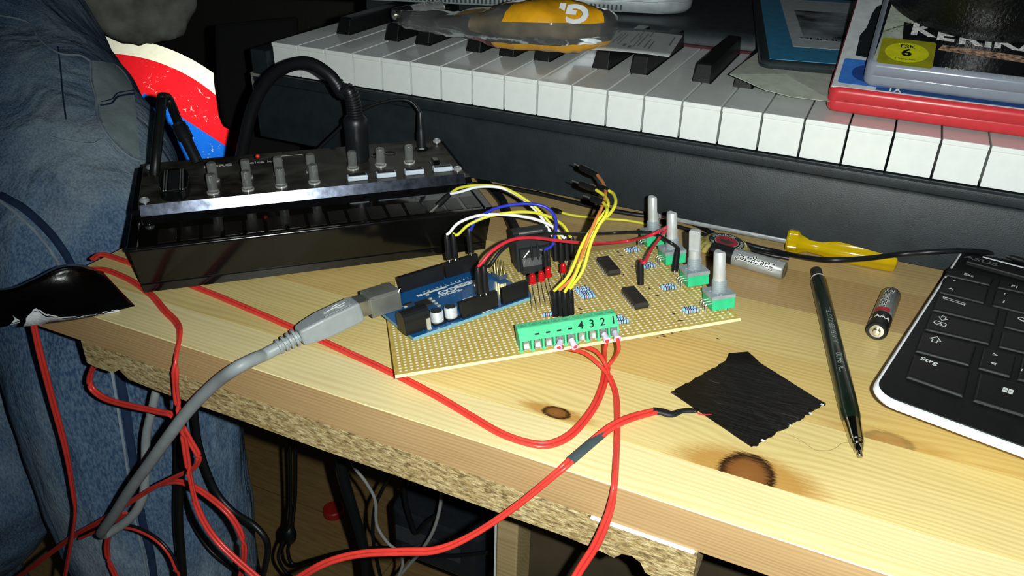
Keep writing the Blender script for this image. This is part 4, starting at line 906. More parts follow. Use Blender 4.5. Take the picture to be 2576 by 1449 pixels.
# ------------------------------------------------------------------ keyboard with black cover and white rim
ka = math.radians(-12.5)
LF = Frame(at(2182, 985, 22), (math.cos(ka), math.sin(ka), 0), (-math.sin(ka), math.cos(ka), 0), (0, 0, 1))
kb = thing('keyboard', 'black keyboard with white rim and printed keys at the right edge', 'keyboard', LF.M)
def rr(x0, x1, y0, y1, r, n=8):
    out = []
    for cx_, cy_, a0_ in ((x1 - r, y0 + r, -90), (x1 - r, y1 - r, 0), (x0 + r, y1 - r, 90), (x0 + r, y0 + r, 180)):
        for i in range(n + 1):
            a = math.radians(a0_ + 90 * i / n); out.append((cx_ + r * math.cos(a), cy_ + r * math.sin(a)))
    return out
wr = mat('rim_white', 'eceef4', .3); mb = MB(); R0 = rr(0, 290, -1, 181, 12)
ins = lambda q, k: [(145 + (x - 145) * (1 - k / 145), 90 + (y - 90) * (1 - k / 91)) for x, y in q]
mb.loft([[(x, y, z) for x, y in ins(R0, k)] for k, z in ((40, -22), (28, -8), (2.2, -3.9), (.5, -3.3), (0, -2.2), (0.3, -.8), (1.0, 0), (6, 0))])
mb.build('rim', wr, kb, smooth=40)
kbm = mat('kb_black', '0d100f', .55, bump=.2, bscale=1800, var=.12, spec=.3)
mb = MB(); mb.prism(rr(1.7, 286.4, 1.3, 178, 10), -1.5, .35); mb.build('cover', kbm, kb, bevel=.3, seg=1)
keym = mat('kb_key', '0c0f0e', .5, bump=.15, bscale=1500, spec=.35); legm = mat('legend', 'd5dbd8', .5)
def K(q, legend=()):
    pts = [LF.loc(x, y, .6) for x, y in q]; c = sum((V(p) for p in pts), V()) / 4
    pts = [(p.x, p.y) for p in reversed(pts)]
    sh = [(c.x + (x - c.x) * .94, c.y + (y - c.y) * .93) for x, y in pts]; s2 = [(c.x + (x - c.x) * .86, c.y + (y - c.y) * .84) for x, y in pts]
    mb = MB(); mb.prism(sh, .2, 1.5, 0, s2); k = mb.build('key', keym, kb, bevel=.5)
    if legend:
        m2 = MB()
        for (ch, px, py, size) in legend:
            p = LF.loc(px, py, 1.5); M = MT((p.x, p.y, 1.53)) @ Matrix.Rotation(math.radians(-1), 4, 'Z')
            if callable(ch): ch(m2, M, size)
            else: m2.text(ch, size, 0, M, .02, bold=.05)
        m2.build('legend', legm, k)
def poly_line(m2, M, pts, w=.28):
    m2.tube([M @ V((x, y, 0)) for x, y in pts], w, 4, flat=.15, side=None)
def arrow_out(m2, M, s_, up=1):
    q = [(-1, 0), (0, 1.5), (1, 0), (.45, 0), (.45, -1), (-.45, -1), (-.45, 0), (-1, 0)]; poly_line(m2, M, [(x * s_, y * s_ * up) for x, y in q])
def tabs(m2, M, s_):
    for y, sg in ((.9, 1), (-.9, -1)):
        m2.box(*[0] * 6) if False else None
        poly_line(m2, M, [(-5, y), (5, y)], .22); poly_line(m2, M, [(-5 * sg, y - .8), (-5 * sg, y + .8)], .22); poly_line(m2, M, [(-3.2 * sg, y + .6), (-4.8 * sg, y), (-3.2 * sg, y - .6)], .25)
def capA(m2, M, s_):
    poly_line(m2, M, [(-2, -1.6), (2, -1.6), (2.5, -1), (2.5, 1), (2, 1.6), (-2, 1.6), (-2.5, 1), (-2.5, -1), (-2, -1.6)], .24); m2.text('A', 2.6, 0, M, .02, bold=.04)
def win(m2, M, s_):
    for x, y in ((-1.9, .2), (.2, .1), (-1.9, -1.9), (.2, -2.0)):
        m2.add([M @ V((x + a * 1.8, y + b * 1.8 + .3 * math.sin((x + a * 1.8) * 1.3), .02)) for a, b in ((0, 0), (1, 0), (1, 1), (0, 1))], [(0, 1, 2, 3)])
K([(2378, 674), (2505, 702), (2497, 722), (2372, 693)], [('Esc', 2437, 692, 3.6)])
K([(2510, 704), (2640, 735), (2632, 752), (2502, 724)], [('F1', 2553, 721, 3.6)])
K([(2370, 697), (2494, 726), (2482, 768), (2354, 736)], [('°', 2399, 708, 4.5), ('^', 2391, 728, 5)])
K([(2500, 729), (2620, 757), (2610, 800), (2488, 770)], [('!', 2527, 740, 3.6), ('1', 2525, 759, 4.2)])
K([(2352, 740), (2522, 780), (2512, 822), (2336, 781)], [(tabs, 2400, 757, 1)])
K([(2528, 782), (2650, 812), (2640, 854), (2518, 824)], [('Q', 2571, 803, 5)])
K([(2334, 785), (2510, 828), (2498, 872), (2316, 830)], [(lambda a, b, c: arrow_out(a, b, c, -1), 2373, 800, 1.9), (capA, 2365, 814, 1)])
K([(2516, 830), (2640, 860), (2630, 905), (2504, 874)], [('A', 2590, 868, 4.6)])
K([(2313, 834), (2464, 871), (2446, 926), (2293, 885)], [(arrow_out, 2353, 855, 2.3)])
K([(2470, 874), (2560, 896), (2546, 954), (2454, 929)], [('>', 2503, 893, 4), ('<', 2499, 915, 4)])
K([(2566, 898), (2680, 926), (2668, 986), (2552, 957)], [(':', 2541 + 30, 930, 4)])
K([(2291, 890), (2448, 932), (2430, 1006), (2270, 950)], [('Strg', 2337, 908, 4.4)])
K([(2456, 935), (2620, 979), (2606, 1062), (2438, 1010)], [(win, 2535, 983, 1)])
mb = MB(); mb.box(6, 286, 151, 162, .2, 3.2); hb = mb.build('hinge_bar', kbm, kb, bevel=.8)
mb = MB(); mb.box(12, 286, 163.2, 164.4, .3, 2.6); mb.build('white_trim', wr, kb)
p = LF.loc(2440, 668, 1); mb = MB(); mb.text('ASUS', 5.5, 0, MT((p.x + 4, 155.2, 3.6)) @ Matrix.Rotation(-.02, 4, 'Z'), .02, bold=.08, sx=1.3); mb.build('lettering', mat('emboss_grey', '5c6466', .4), hb)

mb = MB(); random.seed(31)
for px, py in ((1662, 845), (1655, 849), (1668, 842), (1672, 847), (1690, 838), (1700, 834), (1712, 832), (1805, 852)):
    p = at(px, py, .03); mb.add([p + V((random.uniform(.5, 1.5) * math.cos(a), random.uniform(.3, .8) * math.sin(a), 0)) - DO for a in [2 * math.pi * i / 7 for i in range(7)]], [tuple(range(7))])
tag(mb.build('ink_smudges', mat('smudge', '5a4a34', .7), desk), kind='stuff')

# ------------------------------------------------------------------ things on the piano
WZ = KZ + .3                                                        # white key tops
f0, f1 = at(2074, 281, WZ + .4), at(2576, 350, WZ + .4); xa = (f1 - f0).normalized(); tilt = math.radians(17)
ya = (V((-xa.y, xa.x, 0)) * math.cos(tilt) + V((0, 0, 1)) * math.sin(tilt)).normalized()
CF = Frame(f0, xa, ya, xa.cross(ya))
def case(frame, name, label, w, d_, h, shell, r=5, group=None):
    """flat disc case: shell tray, lid film"""
    t = thing(name, label, 'disc case', frame.M, group)
    q = rr(0, w, 0, d_, r, 5); k = lambda e: [(w / 2 + (x - w / 2) * (1 - e / w * 2), d_ / 2 + (y - d_ / 2) * (1 - e / d_ * 2)) for x, y in q]
    mb = MB(); mb.loft([[(x, y, z) for x, y in k(e)] for e, z in ((2.4, 0), (.6, 1.0), (0, 3), (0, h * .5 - .3), (.35, h * .5), (0, h * .5 + .3), (0, h - 3), (.7, h - 1), (2.6, h))])
    return t, mb.build('shell', shell, t, smooth=50)
def sheet(t, frame, pts, z, name, m, parent=None):
    """flat print given by pixels on the plane z of a frame"""
    q = [frame.loc(x, y, z) for x, y in pts]; mb = MB(); mb.add(q, [tuple(range(len(q)))])
    o = mb.build(name, m, t); return o
H1 = 15.5
t, sh_ = case(CF, 'red_disc_case', 'red disc case with a white cover lying on the piano keys', 135, 170, H1, mat('case_red', 'c4343a', .32, var=.03))
cov = MB().box(.9, 134, 3.0, 168, H1 - .8, H1 + .25).build('cover', mat('cover_white', 'c9cdd0', .35, coat=.6), t)
silh = [(2156, 0), (2165, 150), (2150, 148), (2154, 110), (2168, 78), (2180, 60), (2190, 40), (2198, 22), (2215, 8), (2230, 4), (2240, -10), (2250, 60), (2230, 120), (2210, 160)]
mb = MB(); q = [CF.loc(x, y, H1) for x, y in [(2152, 140), (2163, 90), (2180, 70), (2193, 36), (2205, 18), (2222, 11), (2250, 12), (2245, 100), (2200, 150)]]; mb.add([V((p.x, p.y, H1 + .3)) for p in reversed(q)], [tuple(range(len(q)))]); mb.build('silhouette', mat('cover_dark', '1b2024', .3), cov)
p = CF.loc(2140, 180, H1); p.x = 16; lab = MB().prism(rr(3.5, 31, p.y - 14, p.y + 14, 2), H1 + .3, H1 + .36).build('age_label', mat('label_blue', '3a72c4', .35), cov)
MB().lathe((p.x + 3, p.y - .5, H1 + .37), (0, 0, 1), [(9.6, 0), (9.6, .03), (9.2, .03)], 32).build('label_ring', mat('label_ring', '23407e', .4), lab)
MB().text('12', 10, 0, MT((p.x + 4, p.y, H1 + .42)), .02, bold=.1).build('lettering', mat('label_ink', '101c38', .4), lab)
mb = MB(); mb.box(24, 131, 3.8, 8, H1 + .3, H1 + .34); st_ = mb.build('cover_strip', mat('cover_navy', '2a4a80', .35), cov)
mb = MB(); mb.text('l A', 5, 0, MT((34, 5.8, H1 + .38)), .02, bold=.2); mb.build('lettering', mat('print_white3', 'e4e6e8', .4), st_)

p = CF.loc(2166, 217, H1 + .4); C2 = Frame(CF.W(p.x, p.y, H1 + .45), (CF.x * math.cos(.01) - CF.y * math.sin(.01)), CF.y, CF.z); H2 = 15.0
clr = mat('case_clear', '9aa2b2', .2, trans=.35, var=.02)
t, sh_ = case(C2, 'clear_disc_case', 'clear disc case with a black cover on top of the red case', 135, 170, H2, clr)
cov = MB().box(3, 132, 3.5, 168, H2, H2 + .25).build('cover', mat('cover_black', '15181a', .18, coat=1.0, bump=.04, bscale=200), t)
zt = H2 + .3
def q2(px, py): p = C2.loc(px, py, zt); return p.x, p.y
pal = [q2(*p) for p in ((2196, 150), (2215, 100), (2248, 0), (2330, -60), (2300, 60), (2275, 55), (2270, 110), (2250, 160))]
mb = MB(); mb.add([(x, y, zt) for x, y in reversed(pal)], [tuple(range(len(pal)))]); art = mb.build('cover_art', mat('cover_pale', 'aab0a2', .25, coat=.8, var=.1, nscale=300), cov)
mb = MB(); bx_, by_ = q2(2230, 75)
for k in range(6): mb.tube([(bx_ - 3 + k * 1.6, by_ - 6 + k * 2.2, zt + .06), (bx_ + k * 2.2, by_ + k * 1.8, zt + .06), (bx_ + 4 + k * 2.0, by_ - 2 + k * 3.4, zt + .06)], .14, 4)
mb.build('twig_print', mat('twig', '2c2c24', .5), art)
mb = MB(); tx, ty = q2(2400, 108)
for ch, kx_, ky_ in (('K', 2322, 76), ('E', 2380, 88), ('R', 2440, 98), ('I', 2488, 104), ('K', 2532, 108), ('A', 2600, 116)): mb.text(ch, 19, 0, MT((*q2(kx_, ky_), zt)) @ Matrix.Rotation(-.03, 4, 'Z'), .03, bold=.7)
mb.build('title', mat('title_white', 'd8d8d4', .4, var=.25, nscale=700), cov)
mb = MB(); mb.text('OHRHASEN', 7, 0, MT((tx + 12, ty - 14, zt)) @ Matrix.Rotation(-.03, 4, 'Z'), .03, bold=.3) if False else None
ox, oy = q2(2440, 140); mb.prism([(ox - 16, oy + 3), (ox + 60, oy - 4), (ox + 60, oy + 4), (ox - 14, oy + 9)], zt, zt + .03); mb.build('title_band', mat('band_mix', '9a7a66', .4, var=.5, nscale=500), cov)
fx, fy = q2(2276, 133); lab = MB().prism(rr(fx - 13, fx + 15, fy - 14, fy + 15, 2), zt + .1, zt + .16).build('age_label', mat('label_olive', '8f8c1e', .3, coat=.5), cov)
MB().prism([(fx + 1 + 11.2 * math.cos(a), fy + .5 + 10.6 * math.sin(a)) for a in [2 * math.pi * i / 36 for i in range(36)]], zt + .17, zt + .2).build('label_disc', mat('label_yellow', 'c8c81e', .3, coat=.5), lab)
mb = MB(); mb.text('FSK', 5, 0, MT((fx + 1, fy + 7, zt + .24)), .02, bold=.08); mb.text('6', 11, 0, MT((fx + 1, fy, zt + .24)), .02, bold=.3); mb.text('freigegeben', 2.2, 0, MT((fx + 1, fy - 6.8, zt + .24)), .02); mb.build('lettering', mat('label_black', '1a1c10', .4), lab)
mb = MB(); mb.text('PLAY', 4.2, 0, MT((*q2(2400, 175), zt)), .02, bold=.05); mb.text('EURO', 4.2, 0, MT((*q2(2550, 197), zt)), .02); mb.build('small_print', mat('print_pale', 'b8bcb8', .4), cov)
# roll of black tape standing on the stack
P3 = [C2.loc(x, y, H2 + .6) for x, y in ((2262, 28), (2400, 90), (2576, 108))]
(x1, y1, _), (x2, y2, _), (x3, y3, _) = P3
dd = 2 * (x1 * (y2 - y3) + x2 * (y3 - y1) + x3 * (y1 - y2)); ux_ = ((x1 ** 2 + y1 ** 2) * (y2 - y3) + (x2 ** 2 + y2 ** 2) * (y3 - y1) + (x3 ** 2 + y3 ** 2) * (y1 - y2)) / dd
uy_ = ((x1 ** 2 + y1 ** 2) * (x3 - x2) + (x2 ** 2 + y2 ** 2) * (x1 - x3) + (x3 ** 2 + y3 ** 2) * (x2 - x1)) / dd; RR = min(70, max(45, math.hypot(x1 - ux_, y1 - uy_)))
n_ = V((x2 - ux_, y2 - uy_, 0)).normalized(); ctr = V((x2, y2, 0)) - n_ * RR
t = thing('tape_roll', 'big roll of black fabric tape lying on the clear case', 'tape roll', C2.M @ MT((ctr.x, ctr.y, H2 + .35)))
MB().lathe(Z0, (0, 0, 1), [(38, 0), (RR - .6, 0), (RR, .6), (RR, 47.4), (RR - .6, 48), (38, 48)], 64).build('wound_tape', mat('roll_black', '0a0c0c', .2, bump=1.0, bscale=520, var=.1), t, smooth=40)
MB().lathe(Z0, (0, 0, 1), [(35.5, .2), (37.9, .2), (37.9, 47.8), (35.5, 47.8)], 48).build('cardboard_core', mat('cardboard', '9a7a50', .8), t, smooth=40)
# blue framed case and the sheet under it
b0 = at(1908, 174, 93.9); xa = V((math.cos(.2), math.sin(.2), 0)); B3 = Frame(b0, xa, (-xa.y, xa.x, 0), (0, 0, 1)); H3 = 5.4
t, sh_ = case(B3, 'dark_disc_case', 'dark grey disc case with a blue and white cover beside the red case', 135, 260, H3, mat('case_dark', '2a3134', .35, bump=.05), 6)
cov = MB().box(6, 130, 6, 254, H3, H3 + .25).build('cover', mat('cover_blue', '3f9ccc', .35, coat=.5), t)
wx, wy = B3.loc(1995, 118, H3).x, B3.loc(1995, 118, H3).y
wp = MB().box(wx, 118, wy, 240, H3 + .3, H3 + .36).build('white_page', mat('page_white', 'd4dde2', .4, coat=.5), cov)
MB().box(wx + 9, 112, wy + 26, wy + 140, H3 + .4, H3 + .44).build('photo_print', mat('photo_grey', '7d868c', .4, var=.5, nscale=40), wp)
mb = MB(); px_, py_ = B3.loc(2062, 100, H3).x, B3.loc(2062, 100, H3).y; mb.text('PRÜFUNG', 8.5, 0, MT((px_ + 6, py_, H3 + .42)) @ Matrix.Rotation(math.pi, 4, 'Z'), .02, bold=.06)
mb.text('MUSIK', 5.2, 0, MT((px_ + 16, py_ + 9, H3 + .42)) @ Matrix.Rotation(math.pi, 4, 'Z'), .02); mb.build('lettering', mat('page_ink', '30383c', .4), wp)
sq = [(1835, 186, 94.4), (1870, 158, 94.6), (1908, 130, 94.8), (2090, 130, 94.8), (2097, 255, 89), (2072, 253, 89), (1990, 243, 89.5), (1925, 226, 91)]
q = [at(x, y, z) for x, y, z in sq]; org = q[0].copy(); mb = MB(); ce = sum(q, V()) / len(q) + V((0, 0, 2.2)); mb.add([p - org for p in q] + [ce - org], [((i + 1) % 8, i, 8) for i in range(8)])
o = mb.build('paper_sheet', mat('paper_green', 'b3b9ac', .7, var=.06)); o.location = org * S; sm = o.modifiers.new('thick', 'SOLIDIFY'); sm.thickness = .0003; tag(o, 'pale printed sheet of paper under the dark disc case', 'paper')
mb = MB()
q = [at(1880, 190, 93.5), at(1950, 165, 95), at(2060, 190, 93)]
for k in range(5): mb.tube([at(1900 + k * 4, 195 + k * 9, 89.5 - k * .6) - org, at(1990 + k * 6, 190 + k * 11, 90.5 - k * .9) - org], .12, 4)
mb.build('fine_print', mat('print_grey2', '7c857c', .6), o)
# receipt slip
q = [at(x, y, z) for x, y, z in ((1480, 124, 94.6), (1683, 143, 94.4), (1721, 84, 95.4), (1546, 70, 96))]; org = q[0].copy(); mb = MB()
fn = lambda a, b: (q[0] * (1 - a) + q[1] * a) * (1 - b) + (q[3] * (1 - a) + q[2] * a) * b - org + V((0, 0, 1.2 * math.sin(a * 3.1) * .6))
mb.grid(fn, 12, 8); o = mb.build('receipt_slip', mat('receipt', 'aeb3b2', .6, var=.03), None, smooth=60); o.location = org * S; sm = o.modifiers.new('thick', 'SOLIDIFY'); sm.thickness = .0002
tag(o, 'white printed slip resting across two black keys', 'paper'); mb = MB(); random.seed(3)
for (a, b, w, h) in [(.2, .55, .012, .5), (.24, .6, .012, .45), (.29, .5, .012, .5), (.13, .85, .03, .16), (.42, .6, .015, .5), (.47, .75, .015, .35), (.5, .45, .014, .5), (.55, .55, .02, .6), (.6, .8, .015, .3), (.64, .4, .02, .4), (.7, .35, .02, .35), (.92, .6, .02, .4), (.38, .25, .04, .12), (.46, .2, .04, .1)]:
    mb.add([fn(a + i * w, b + j * h * .5) + V((0, 0, .35)) for i, j in ((-.5, -1), (.5, -1), (.5, .8), (-.5, .8))], [(0, 1, 2, 3)])
mb.build('print', mat('receipt_ink', '6c7476', .6), o)
# snack bag
sec = [(1008, 36, 5, 4), (1040, 46, 6.5, 10), (1100, 54, 6.5, 15), (1170, 60, 8, 19), (1240, 61, 11, 22), (1310, 60, 15, 24), (1380, 60, 16.5, 25), (1430, 62, 15.5, 24), (1462, 62, 14.5, 22), (1486, 62, 11, 18), (1494, 62, 6, 13)]
ctrs = [at(x, y, 93.6 + hh) for x, y, hh, hd in sec]; org = ctrs[0].copy(); cs_ = spl([V((*c,)) for c in ctrs], 4); hs = spl([V((hh, hd, 0)) for _, _, hh, hd in sec], 4); rings = []; NR = 28; random.seed(8)
for k, (c, h) in enumerate(zip(cs_, hs)):
    d = (cs_[min(k + 1, len(cs_) - 1)] - cs_[max(k - 1, 0)]).normalized(); s_ = V((-d.y, d.x, 0)).normalized(); ring = []
    for i in range(NR):
        a = 2 * math.pi * i / NR; ca, sa_ = math.cos(a), math.sin(a); ca = math.copysign(abs(ca) ** .8, ca); sa_ = math.copysign(abs(sa_) ** .75, sa_)
        p = c + s_ * ca * h.y + V((0, 0, 1)) * sa_ * h.x; nn = noise.noise(p * .07) * 2.4 + noise.noise(p * .22) * 1.6
        p = p + (s_ * ca + V((0, 0, 1)) * sa_) * nn; p.z = max(p.z, 93.7); ring.append(p - org)
    rings.append(ring)
t = thing('snack_bag', 'clear plastic snack bag with yellow print lying across the black keys', 'bag', MT(org))
mb = MB(); mb.loft(rings); film = mb.build('film', mat('film', 'dfe2e0', .1, trans=.92, var=.03, ior=1.08, coat=.8, bump=1.0, bscale=70), t, smooth=70)
inner = [[p + (sum(r_, V()) / NR - p) * .5 for p in r_] for r_ in rings[14:-7]]
MB().loft(inner).build('contents', mat('crumbs', '8a7450', .8, var=.45, nscale=35, bump=.3, bscale=120), t, smooth=60)
def patch(k0, k1, a0_, a1_, name, m, e=.25, wob=0.0):
    mb = MB(); nk, na = k1 - k0, a1_ - a0_
    rows = []
    for k in range(k0, k1 + 1):
        c = sum(rings[k], V()) / NR; rows.append([rings[k][a % NR] + (rings[k][a % NR] - c).normalized() * e for a in range(a0_, a1_ + 1)])
    w = na + 1; mb.add([p for r_ in rows for p in r_], [(k * w + i, k * w + i + 1, (k + 1) * w + i + 1, (k + 1) * w + i) for k in range(nk) for i in range(na)]); return mb.build(name, m, t, smooth=70)
yel = mat('bag_yellow', 'd79a18', .35, coat=.5, var=.1, nscale=80)
patch(20, 31, 5, 13, 'yellow_print', yel); patch(18, 33, 16, 20, 'yellow_print', yel); patch(12, 18, 6, 10, 'yellow_print', mat('bag_tan', 'a98a4a', .4, coat=.4)); patch(14, 19, 16, 18, 'red_print', mat('bag_red', '8a2a44', .4, coat=.4))
mb = MB(); pc = rings[26][12]; M = MT(pc + V((0, -2.2, 3.2))) @ Matrix.Rotation(math.radians(58), 4, 'X') @ Matrix.Rotation(math.pi + .0, 4, 'Z')
mb.text('GI', 16, 0, M, .1, bold=.7, sx=1.35); mb.build('lettering', mat('bag_white', 'd8dade', .4), t)
# battery end in front of the bag, silver device behind
p0 = at(992, 38, 100.5); battery(p0, V((.35, .93, .02)), 'battery on the piano with its round end beside the snack bag', 0, V((0, 0, 1)), False)
e0, e1 = at(1240, 19, 94.6), at(1655, 39, 94.6); xa = (e1 - e0).normalized(); D4 = Frame(e1, xa, (-xa.y, xa.x, 0), (0, 0, 1))
t = thing('silver_device', 'silver plastic device with a row of vent slots at the piano back', 'device', D4.M); slv = mat('silver_plastic', 'b4bcc0', .35, .3)
q = rr(-330, 28, 0, 120, 26, 8); k_ = lambda e: [(-150 + (x + 150) * (1 - e / 180), 60 + (y - 60) * (1 - e / 60)) for x, y in q]
MB().loft([[(x, y, z) for x, y in k_(e)] for e, z in ((8, 0), (3, .8), (.5, 4), (0, 8), (0, 9.6), (.8, 10), (.8, 10.6), (0, 11), (0, 30), (6, 34))]).build('housing', slv, t, smooth=40)
sl = None
for i in range(70):
    x = -30 - i * 3.4
    if sl is None: o = sl = MB().box(-.75, .75, -.3, 1.0, 2.6, 6.6).build('vent_slot', mat('slot_dark', '2a3236', .6), t)
    else: o = inst(sl, t)
    o.location = V((x, -.12, 0)) * S

# ------------------------------------------------------------------ person standing at the left
def denim_mat():
    m = bpy.data.materials.new('denim'); m.use_nodes = True; t = NT(m)
    big = t.noise(9, 4, t.pos((1, 1, .55)), rough=.6); fine = t.noise(700, 2, t.pos((1, 1, .4))); wr_ = t.noise(22, 3, t.pos((1.2, 1.2, .35), rot=(0, .5, .3)), dist=.6)
    c = t.ramp(big, (.32, lin('2a4a70')), (.5, lin('56769a')), (.66, lin('a2b4c2')))
    c = t.mix(.35, c, t.ramp(fine, (.35, lin('20395c')), (.65, lin('94a6b2'))))
    t.L(c, t.b.inputs['Base Color']); t.b.inputs['Roughness'].default_value = .9; t.b.inputs['Specular IOR Level'].default_value = .15
    h = t.math('ADD', t.math('MULTIPLY', wr_, 1.0), t.math('MULTIPLY', fine, .05)); t.bump(h, .9, .012); return m
denim = denim_mat()
def ringz(c, r, ax_=None, n=28, sq=1.0):
    return [V((c[0] + r * math.cos(2 * math.pi * i / n), c[1] + r * sq * math.sin(2 * math.pi * i / n), c[2])) for i in range(n)]
mb = MB(); PO_ = V((-560, 400, FLOOR))
lp = spl([V(p) for p in ((-464, 350, -718), (-465, 347, -560), (-468, 341, -400), (-468, 338, -242), (-474, 345, -120), (-507, 368, -55), (-572, 410, -14), (-655, 442, 16), (-740, 470, 48), (-840, 490, 80))], 4)
lr = spl([V((r, 0, 0)) for r in (50, 60, 68, 77, 80, 77, 78, 86, 102, 110)], 4); mb.tube(lp, [v.x for v in lr], 28)
kn = att(2, 1232, 655)
l2 = spl([V((-800, 480, 40)), V((-800, 420, -20)), V((-760, 340, -110)), kn + V((-40, 10, 12)), kn + V((-75, 6, -70)), V((-760, 300, -420)), V((-765, 320, -560)), V((-768, 330, -718))], 4)
lr = spl([V((r, 0, 0)) for r in (104, 98, 86, 62, 60, 60, 54, 50)], 4); mb.tube(l2, [v.x for v in lr], 24)
mb.tube(spl([V((-830, 490, 20)), V((-850, 495, 140)), V((-860, 490, 240))], 4), [130, 132, 134, 136, 136, 134, 130, 126, 120], 28)
mb.lathe(V((-464, 350, -720)), (0, 0, 1), [(50, 0), (52, 6), (48, 20)], 20)
person = mb.build('person', denim, None, org=None)
person.data.transform(Matrix.Translation(-PO_ * S)); person.location = PO_ * S
rm = person.modifiers.new('remesh', 'REMESH'); rm.mode = 'VOXEL'; rm.voxel_size = .007
smo = person.modifiers.new('smooth', 'SMOOTH'); smo.factor = .8; smo.iterations = 6
dg = bpy.context.evaluated_depsgraph_get(); me = bpy.data.meshes.new_from_object(person.evaluated_get(dg)); person.modifiers.clear(); person.data = me
# cloth folds
nrm = [v.normal.copy() for v in me.vertices]
for v, vn in zip(me.vertices, nrm):
    p = v.co / S + PO_; f = 2.6 * noise.noise(V((p.x * .018 + p.z * .006, p.y * .018, p.z * .009))) + 1.6 * noise.noise(V((p.x * .03 - p.z * .02, p.y * .03 + p.z * .012, p.z * .02)))
    if p.z > -120: f *= 1.6
    v.co += vn * f * S
me.polygons.foreach_set('use_smooth', [True] * len(me.polygons)); me.update()
tag(person, 'person in blue jeans seated at the left end of the desk', 'person')
mb = MB(); mb.tube(spl([V((-835, 490, 140)), V((-850, 490, 260)), V((-840, 480, 420)), V((-830, 470, 600))], 5), [150, 152, 154, 156, 158, 160, 160, 160, 160, 158, 155, 150, 145, 140, 130, 110], 28)
mb.v = [p - PO_ for p in mb.v]; mb.build('jacket', mat('jacket_black', '0d0f10', .9, bump=.4, bscale=60), person, smooth=60)
bv = BVHTree.FromPolygons([v.co / S + PO_ for v in me.vertices], [tuple(p.vertices) for p in me.polygons])
def on(px, py):
    r = ray(px, py).normalized(); h = bv.ray_cast(CAM, r)
    return (h[0], h[1]) if h[0] else None
def seam(pts, r, name, m, n=6, off=.6):
    P_ = spl([V((x, y, 0)) for x, y in pts], n); out = []
    for p in P_:
        h = on(p.x, p.y)
        if h: out.append(h[0] + h[1] * off - PO_)
    if len(out) > 2: mb = MB(); mb.tube(out, r, 6, flat=1.0); return mb.build(name, m, person, smooth=60)
lightd = mat('denim_edge', '8d9ca8', .9, bump=.4); darkd = mat('denim_dark', '1a3050', .9, bump=.5, bscale=500); paled = mat('pocket_lining', '93a4a8', .9, var=.1, nscale=60, bump=.5, bscale=300)
seam([(0, 40), (45, 48), (78, 62), (100, 100), (150, 135), (200, 140), (228, 155)], .9, 'seam', lightd, off=.2)
seam([(228, 155), (228, 200), (240, 245), (245, 290), (262, 330), (300, 375), (340, 402), (388, 408)], .95, 'pocket_edge', lightd, off=.3)
seam([(130, 345), (170, 355), (230, 362), (262, 352), (300, 390)], .8, 'seam', lightd, off=.1)
seam([(232, 155), (290, 165), (325, 205), (336, 250), (342, 310), (350, 395)], .8, 'pocket_edge', lightd, off=.2)
seam([(310, 90), (380, 140), (410, 190), (424, 240)], 1.2, 'seam', darkd)
seam([(252, 268), (280, 262), (296, 245), (336, 238)], .8, 'seam', darkd, off=.9)
seam([(254, 258), (280, 252), (296, 236), (335, 229)], .5, 'seam', darkd, off=.9)
seam([(146, 118), (153, 180), (158, 240), (166, 300)], .6, 'seam', darkd, off=-.1)
seam([(0, 505), (50, 545), (100, 595), (140, 650), (160, 690)], 1.1, 'seam', lightd)
seam([(0, 490), (60, 525), (120, 580), (165, 640), (190, 690)], 3.0, 'seam_band', darkd, off=-1.2)
seam([(276, 905), (292, 1000), (308, 1100), (322, 1190), (340, 1310), (362, 1400), (375, 1500)], 1.0, 'seam', lightd)
seam([(294, 905), (310, 1000), (326, 1100), (340, 1190), (358, 1310), (380, 1400), (393, 1500)], 3.4, 'seam_band', darkd, off=-1.4)
mb = MB(); col1 = spl([V((x, y, 0)) for x, y in ((231, 158), (234, 210), (247, 270), (265, 325), (305, 372), (346, 400))], 4); col2 = spl([V((x, y, 0)) for x, y in ((236, 155), (290, 167), (322, 207), (333, 252), (340, 310), (349, 396))], 4); rows = []
for a, b in zip(col1, col2):
    r_ = []
    for k in range(7):
        p = a + (b - a) * (k / 6); h = on(p.x, p.y); r_.append((h[0] + h[1] * .9 - PO_) if h else None)
    rows.append(r_)
if all(p is not None for r_ in rows for p in r_):
    mb.add([p for r_ in rows for p in r_], [(j * 7 + i, j * 7 + i + 1, (j + 1) * 7 + i + 1, (j + 1) * 7 + i) for j in range(len(rows) - 1) for i in range(6)])
    tag(mb.build('pocket_lining', paled, person, smooth=60), 'pale pocket lining showing at the hip')

# ------------------------------------------------------------------ dark background at the left
def facing(px, py, t):
    o = att(px, py, t); n = -ray(px, py).normalized(); x = (RT - n * RT.dot(n)).normalized(); return Frame(o, x, n.cross(x), n)
SG0 = facing(470, 230, 1000); SG = Frame(SG0.o + SG0.x * SG0.loc(306, 498).x + SG0.y * SG0.loc(306, 498).y, SG0.x, SG0.y, SG0.z); k = 1000 / F
def shiny(name, col, bump=.3):
    m = mat(name, col, .38, .8, var=.03); t = NT(m); vo = t.new('ShaderNodeTexNoise'); vo.inputs['Scale'].default_value = 110; vo.inputs['Detail'].default_value = 9; vo.inputs['Roughness'].default_value = .75; vo.inputs['Distortion'].default_value = 1.2
    src = [l.from_socket for l in t.t.links if l.to_socket == t.b.inputs['Base Color']][0]
    t.L(t.pos((1, 1, 1), obj=True), vo.inputs['Vector']); t.L(t.mix(t.ramp(vo.outputs[0], (.61, 0.0), (.65, .9)), src, (1, .95, .85, 1)), t.b.inputs['Base Color']); return m  # pale specks mixed into the colour imitate scratches sparkling in the flash
sg = thing('round_sign', 'round red and blue sign with white rim behind the synthesizer', 'sign', SG.M)
R = 390 * k; rim = 40 * k
